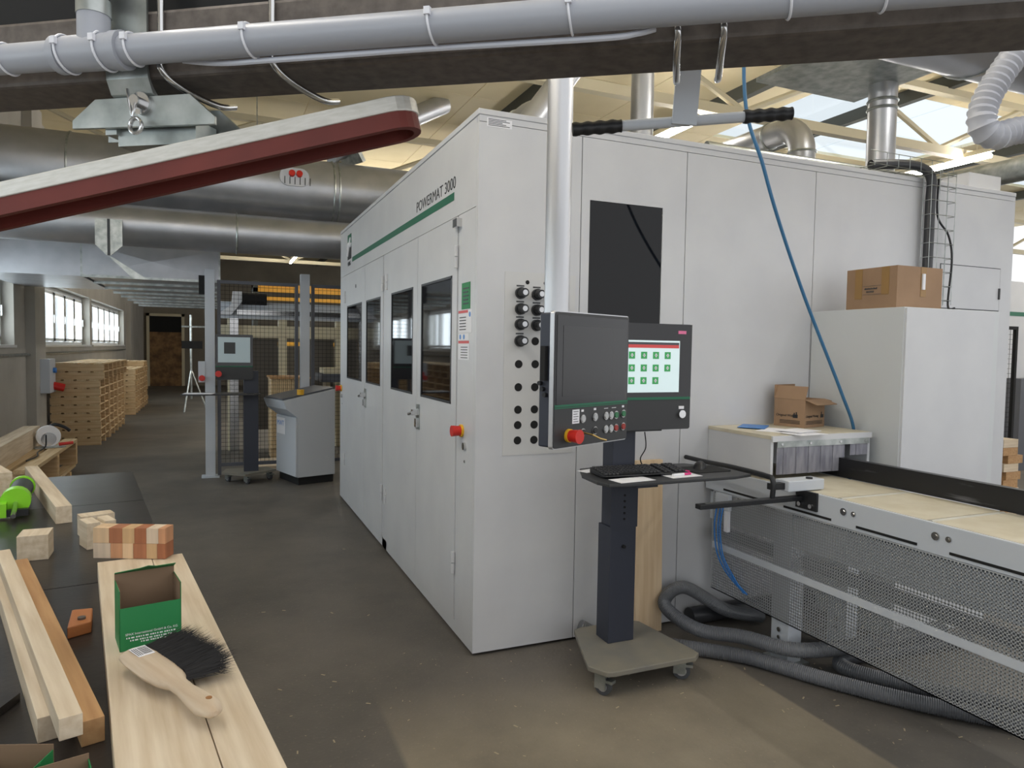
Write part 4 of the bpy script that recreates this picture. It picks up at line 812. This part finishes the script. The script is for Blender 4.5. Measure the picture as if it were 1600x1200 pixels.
MB().cyl((0.02, 0.02, 0.13), (0.02, 0.2, 0.13), 0.05, n=16).build('motor', blacks, cs, smooth=True); MB().tube(bez([(-0.03, 0.05, 0.18), (0.06, 0.05, 0.25), (0.16, 0.05, 0.22), (0.22, 0.05, 0.17)], 6), 0.018, 10).build('handle', blacks, cs, smooth=True); MB().cyl((0.1, -0.03, 0.03), (0.24, -0.03, 0.04), 0.018, n=10).build('front_grip', red, cs)
o = thing_mesh(MB().tube(bez([(-2.97, 5.85, 0.56), (-2.95, 5.7, 0.45), (-2.98, 5.5, 0.42), (-2.93, 5.2, 0.415), (-2.96, 4.9, 0.415)], 8), 0.008, 6), 'power_cable', blacks, 'black power cable trailing from the circular saw', 'cable')
t = thing('wall_socket_box', 'grey socket box with red plug on the window wall', 'socket box', (XW+0.12, 8.75, 0.85)); B(0, 0.12, 0, 0.4, 0, 0.5).build('box_body', lgrey, t); MB().cyl((0.1, 0.3, 0.1), (0.24, 0.34, 0.06), 0.06, n=12).build('red_plug', red, t); MB().cyl((0.1, 0.25, 0.33), (0.16, 0.25, 0.33), 0.04, n=12).build('blue_socket', bluec, t)
thing_mesh(MB().tube([(XW+0.04, -3, 1.42), (XW+0.04, 8.5, 1.42)], 0.02, 8).tube([(XW+0.04, 9.3, 1.42), (XW+0.04, 20, 1.42)], 0.02, 8), 'wall_conduit', galvb, 'thin conduit along the wall under the window sills', 'pipe')
# right background
t = thing('white_machine', 'distant white machine with green line at the right edge', 'machine', (9.2, 3.2, 0)); B(0, 2.5, 0, 2, 0, 2.7).build('machine_body', white, t); B(0.02, 2.4, -0.004, 0, 2.2, 2.26).build('green_line', green, t); B(0.0, 2.5, -0.3, 0, 0, 1.3).build('machine_base', anth2, t)
mesh_panel('black wire mesh panel at the right picture edge', (6.3, 2.2, 0), 1.6, 0.1, 1.98, blackm, blackm, 0.06)
for i, (x, z) in enumerate(((5.82, 0.72), (5.82, 0.64), (5.9, 0.56), (5.84, 0.48), (5.88, 0.40), (5.84, 0.32), (5.86, 0.24), (5.85, 0.16), (5.86, 0.08), (5.85, 0.0))):
    o = tag(B(0, 0.22, 0, 0.3, 0, 0.078).build('timber_block', pineo if i % 3 else pinex), ['topmost pine block of the pile at the right edge', 'second block from the top of the right pile', 'third block from the top of the right pile, jutting out', 'fourth block from the top of the right pile', 'fifth block from the top of the right pile', 'sixth block down in the right pile', 'seventh block down in the right pile', 'eighth block down in the right pile', 'block one above the lowest of the right pile', 'lowest block of the right pile'][i], 'block', 'pile of pine blocks'); o.location = (x, 1.0, z)

# ================================================================ WORKBENCH
BA = math.radians(8.75)
wb = thing('workbench', 'workbench topped with scratched dark film-faced plywood boards', 'workbench', (-1.694, 1.443, 0), BA)   # origin: far right corner, local -Y towards camera
for a, b in ((0, -0.905), (-0.91, -2.2), (-2.205, -4.2)):
    bo = B(-1.3, 0, b, a, 0.795, 0.82).build('top_board', film, wb); B(-1.3, 0.001, b-0.0005, a+0.0005, 0.799, 0.816).build('plywood_edge', pinex, bo)
for x in (-1.2, -0.12):
    for y in (-0.2, -2.0, -4.0): B(x, x+0.09, y-0.09, y, 0, 0.795).build('leg', pinez, wb)
B(-1.2, -0.05, -4.1, -0.1, 0.68, 0.79).build('under_frame', palw, wb)
def onbench(o, x, y, z=0.82, a=0): o.location = (x, y, z); o.rotation_euler = (0, 0, BA+a); return o
# big plank: two glued boards
pk = onbench(thing('wide_plank', 'wide pale planed plank of two boards at the bench right', 'plank'), -1.588, -0.717)
B(0.0, 0.158, -2.1, 0.01, 0, 0.05).build('plank_board', pine, pk, bevel=0.002); B(0.16, 0.255, -2.1, -0.01, 0, 0.05).build('plank_board', pine, pk, bevel=0.002)
gl = onbench(thing('glulam_block', 'glued laminated timber offcut standing across the far plank end', 'block'), -1.585, -0.60, 0.872, -0.55)
ws = [wood('lamella %d' % i, c, tuple(int(v*0.88) for v in c), 'Z', 12) for i, c in enumerate(((216, 196, 172), (206, 152, 112), (222, 190, 152), (172, 112, 78), (204, 168, 124), (166, 104, 70)))]
for r in range(2):
    x = 0.0
    for k, wd in enumerate((0.065, 0.045, 0.04, 0.05, 0.04, 0.03) if r == 0 else (0.06, 0.05, 0.045, 0.045, 0.045, 0.025)):
        B(x, x+wd*0.9-0.0006, -0.06, 0.0, r*0.052, r*0.052+0.0514).build('lamella', ws[(k+2*r) % 6], gl); x += wd*0.9
gb = thing('screw_box', 'open green cardboard screw box standing on the wide plank', 'box', (-1.436, -1.511, 0.871), math.radians(12))
SXb, SYb = 0.134, 0.1
B(0, SXb, 0, 0.0015, 0, 0.103).build('front_wall', green2, gb); B(0, 0.0015, 0, SYb, 0, 0.145).build('side_wall', green2, gb); B(SXb-0.0015, SXb, 0, SYb, 0, 0.145).build('side_wall', green2, gb)
B(0, SXb, SYb-0.0015, SYb, 0, 0.16).build('back_wall', cardd, gb); B(0.0015, SXb-0.0015, 0.0015, SYb-0.0015, 0, 0.002).build('box_floor', cardd, gb); B(0.002, 0.003, 0.002, SYb-0.002, 0.002, 0.144).build('side_lining', cardd, gb); B(SXb-0.003, SXb-0.002, 0.002, SYb-0.002, 0.002, 0.144).build('side_lining', cardd, gb)
Mf = Matrix.Translation((0, SYb, 0.16)) @ Matrix.Rotation(1.1, 4, 'X'); MB().prism([(0, 0), (SXb, 0), (SXb, 0.03), (0.09, 0.028), (0.07, 0.045), (0.055, 0.03), (0, 0.012)], -0.001, 0.0005, 'Y', Mf).build('torn_flap', green2, gb)
text('SPAX International GmbH & Co. KG', 0.0075, paper, gb, (0.012, -0.0006, 0.036), (PI/2, 0, 0), ext=0.0002); n_ = MB()
for z_, a_, b_ in ((0.028, 0.014, 0.118), (0.021, 0.022, 0.112), (0.015, 0.045, 0.1)):
    x_ = a_; k = 0
    while x_ < b_: n_.box(x_, x_+0.0022+0.001*(k % 3), -0.0006, 0.0, z_, z_+0.0032); x_ += 0.0045+0.0012*(k % 2); k += 1
n_.build('small_print', paper, gb)
# hand brush
hb2 = thing('hand_brush', 'wooden hand brush with black bristles lying on the wide plank', 'brush', (-1.395, -1.60, 0.903), -1.10)   # local +X along the handle to the camera
stn = [(0.0, 0.018, 0.010), (0.012, 0.026, 0.015), (0.06, 0.029, 0.017), (0.14, 0.029, 0.017), (0.19, 0.025, 0.016), (0.22, 0.015, 0.014), (0.26, 0.014, 0.013), (0.32, 0.019, 0.014), (0.36, 0.02, 0.014), (0.385, 0.013, 0.010), (0.392, 0.004, 0.005)]
m = MB(); n = 16
for x, ry, rz_ in stn:
    for j in range(n): a = 2*PI*j/n; m.v.append(Vector((x, ry*1.3*math.cos(a)-0.006-0.03*max(0, x-0.2), rz_*math.sin(a))))
for i in range(len(stn)-1):
    for j in range(n): a = i*n+j; b = i*n+(j+1) % n; m.f.append([a, b, b+n, a+n])
m.f.append(list(range(n))[::-1]); m.f.append([(len(stn)-1)*n+j for j in range(n)])
m.build('handle', wood('worn brush wood', (206, 190, 168), (180, 158, 132), 'X', 10), hb2, smooth=True)
B(0.02, 0.075, -0.022, 0.012, 0.0165, 0.0176).build('barcode_label', paper, hb2); n_ = MB()
for k in range(9): n_.box(0.026+k*0.005, 0.026+k*0.005+0.0015+0.001*(k % 2), -0.008, 0.01, 0.0176, 0.018)
for k in range(3): n_.box(0.026, 0.07, -0.02+k*0.004, -0.0185+k*0.004, 0.0176, 0.018)
n_.build('barcode_print', blacks, hb2); MB().cyl((0.35, -0.004, 0.013), (0.35, -0.004, 0.0148), 0.006, n=12).build('hanging_hole', mat('hole wood', srgb(150, 104, 60), 0.7), hb2)
m = MB(); rnd = random.Random(3)
for k in range(2600):
    x = rnd.uniform(0.005, 0.2); z = rnd.uniform(-0.012, 0.012); L_ = rnd.uniform(0.085, 0.115); fan = (x-0.1)*0.45+rnd.uniform(-0.2, 0.2)
    p0 = Vector((x, 0.02, z)); p1 = p0+Vector((fan*0.5*L_, L_*0.6, z*0.4+rnd.uniform(-0.004, 0.008))); p2 = p0+Vector((fan*L_, L_, z*1.3+rnd.uniform(-0.008, 0.012)))
    w_ = 0.0005; i0 = len(m.v); m.v += [p0+Vector((w_, 0, 0)), p0-Vector((w_, 0, 0)), p1+Vector((w_, 0, 0)), p1-Vector((w_, 0, 0)), p2, p0+Vector((0, 0, w_*2)), p1+Vector((0, 0, w_*2))]
    m.f += [[i0, i0+1, i0+3, i0+2], [i0+2, i0+3, i0+4], [i0+1, i0+5, i0+6, i0+3], [i0+5, i0, i0+2, i0+6], [i0+3, i0+6, i0+4], [i0+6, i0+2, i0+4]]
br_ = m.build('bristles', mat('black bristle', srgb(20, 17, 16), 0.6), hb2); br_['kind'] = 'stuff'
# timbers at the left
for i, (x, y, z, L_, wd, ht, c, a, lb) in enumerate(((-1.455, -1.883, 0.871, 1.34, 0.038, 0.042, pine, 0.15, 'pale pine batten lying uppermost on the bench left side'), (-1.428, -1.82, 0.8205, 1.3, 0.04, 0.05, pineo, 0.147, 'orange larch batten right beside the pale one'), (-1.494, -1.77, 0.8205, 1.25, 0.055, 0.05, pine, 0.147, 'pale batten lowest, under the uppermost one'))):
    o = tag(B(-wd, 0, 0, L_, 0, ht).build('batten', c, bevel=0.001), lb, 'batten', 'battens on the bench'); onbench(o, x, y, z, a)
def block(label, x, y, a, sx_, sy_, sz_, groove=None, m=pine):
    mb = MB()
    if groove: mb.prism([(0, 0), (sx_, 0), (sx_, sz_), (sx_*0.62, sz_), (sx_*0.62, sz_*0.88), (sx_*0.45, sz_*0.88), (sx_*0.45, sz_), (0, sz_)], 0, sy_, 'Y')
    else: mb.box(0, sx_, 0, sy_, 0, sz_)
    o = tag(mb.build('wood_block', m, bevel=0.001), label, 'block', 'offcut blocks on the bench'); return onbench(o, x, y, 0.8205, a)
block('pale cube-like offcut block at the bench left', -1.875, -0.43, -0.12, 0.095, 0.11, 0.09)
block('grooved pale offcut block in the bench middle', -1.672, -0.345, 0.25, 0.10, 0.1, 0.1, True)
block('pale offcut block behind the grooved one', -1.72, -0.15, 0.2, 0.12, 0.07, 0.085)
block('squared timber piece at the far left bench edge', -2.32, 0.80, 0.25, 0.16, 0.42, 0.12)
o = tag(B(-0.06, 0, 0, 1.25, 0, 0.075).build('long_bar', pine, bevel=0.001), 'long finger-jointed bar pointing away across the bench', 'bar'); onbench(o, -1.80, 0.15, 0.8205, 0.14)
cl = onbench(thing('bar_clamp', 'bright green and black bar clamp on the bench', 'clamp'), -2.05, 0.36, 0.83)
lime = mat('lime green plastic', srgb(132, 205, 40), 0.4)
MB().cyl((0.0, 0.05, 0.06), (0.01, 0.28, 0.07), 0.045, n=18).build('grip', mat('charcoal rubber', srgb(58, 64, 66), 0.6), cl, smooth=True); MB().cyl((0.0, -0.01, 0.058), (0.0, 0.05, 0.06), 0.058, n=18).build('grip_collar', lime, cl, smooth=True); MB().cyl((0.01, 0.28, 0.07), (0.01, 0.31, 0.07), 0.052, n=18).build('grip_end', lime, cl, smooth=True)
B(-0.3, 0.05, -0.06, -0.03, 0.0, 0.03).build('clamp_bar', blacks, cl); B(-0.1, -0.03, -0.07, 0.0, 0.0, 0.06).build('clamp_jaw', lime, cl); MB().cyl((0.0, -0.15, 0.02), (0.0, 0.0, 0.05), 0.01, n=10).build('spindle', chrome, cl)
t = onbench(thing('wooden_cramp', 'orange-brown wooden cramp jaws lying under the battens', 'cramp'), -1.74, -1.27, 0.82, 0.0)
B(-0.14, -0.01, 0.0, 0.035, 0, 0.03).build('jaw', pineo, t, bevel=0.003); B(-0.14, -0.015, 0.06, 0.085, 0, 0.03).build('jaw', pineo, t, bevel=0.003); MB().prism([(0.155, 0.0), (0.21, 0.02), (0.215, 0.13), (0.165, 0.14)], 0, 0.032).build('cheek', mat('brown cramp wood', srgb(168, 106, 60), 0.55), t, bevel=0.003); MB().cyl((0.188, 0.05, 0.032), (0.188, 0.05, 0.038), 0.01, n=12).build('pivot', steel, t)
o = tag(B(-0.3, 0, 0, 0.15, 0, 0.018).build('plywood_offcut', film), 'small dark-faced plywood offcut at the lower left corner', 'board'); onbench(o, -1.67, -1.72, 0.8205, -0.5)
for i, (x, y, a, sx_) in enumerate(((-1.64, -1.95, -0.5, 0.13), (-1.53, -2.08, 0.1, 0.12))):
    t = thing('screw_box', ['opened green screw box at the bottom left corner', 'green screw box cut off by the bottom edge'][i], 'box', (x, y, 0.8205), BA+a)
    B(0, sx_, 0, 0.0015, 0, 0.05).build('front_wall', green2, t); B(0, sx_, 0.07, 0.0715, 0, 0.065).build('back_wall', cardd, t); B(0, 0.0015, 0, 0.07, 0, 0.055).build('side_wall', green2, t); B(sx_-0.0015, sx_, 0, 0.07, 0, 0.055).build('side_wall', green2, t); B(0, sx_, 0, 0.07, 0, 0.0015).build('box_floor', cardd, t)
# shavings on the floor
m = MB(); rnd = random.Random(11)
for k in range(300):
    x = rnd.uniform(-1.0, 1.9); y = rnd.uniform(-1.8, 0.2) if k % 4 else rnd.uniform(-2, 6)
    if x > -0.05 and y > -0.05: continue
    s = rnd.choice((0.002, 0.003, 0.004, 0.004, 0.006, 0.011)); a = rnd.uniform(0, 6.3); M = Matrix.Translation((x, y, 0.001)) @ Matrix.Rotation(a, 4, 'Z')
    m.prism([(-s, -s*0.25), (s, -s*0.3), (s*1.1, s*0.2), (-s*0.8, s*0.3)], 0, 0.0012, 'Z', M)
tag(m.build('wood_shavings', mat('pale shaving', srgb(176, 162, 136), 0.85)), 'pale wood shavings scattered over the concrete floor', 'shavings', kind='stuff')
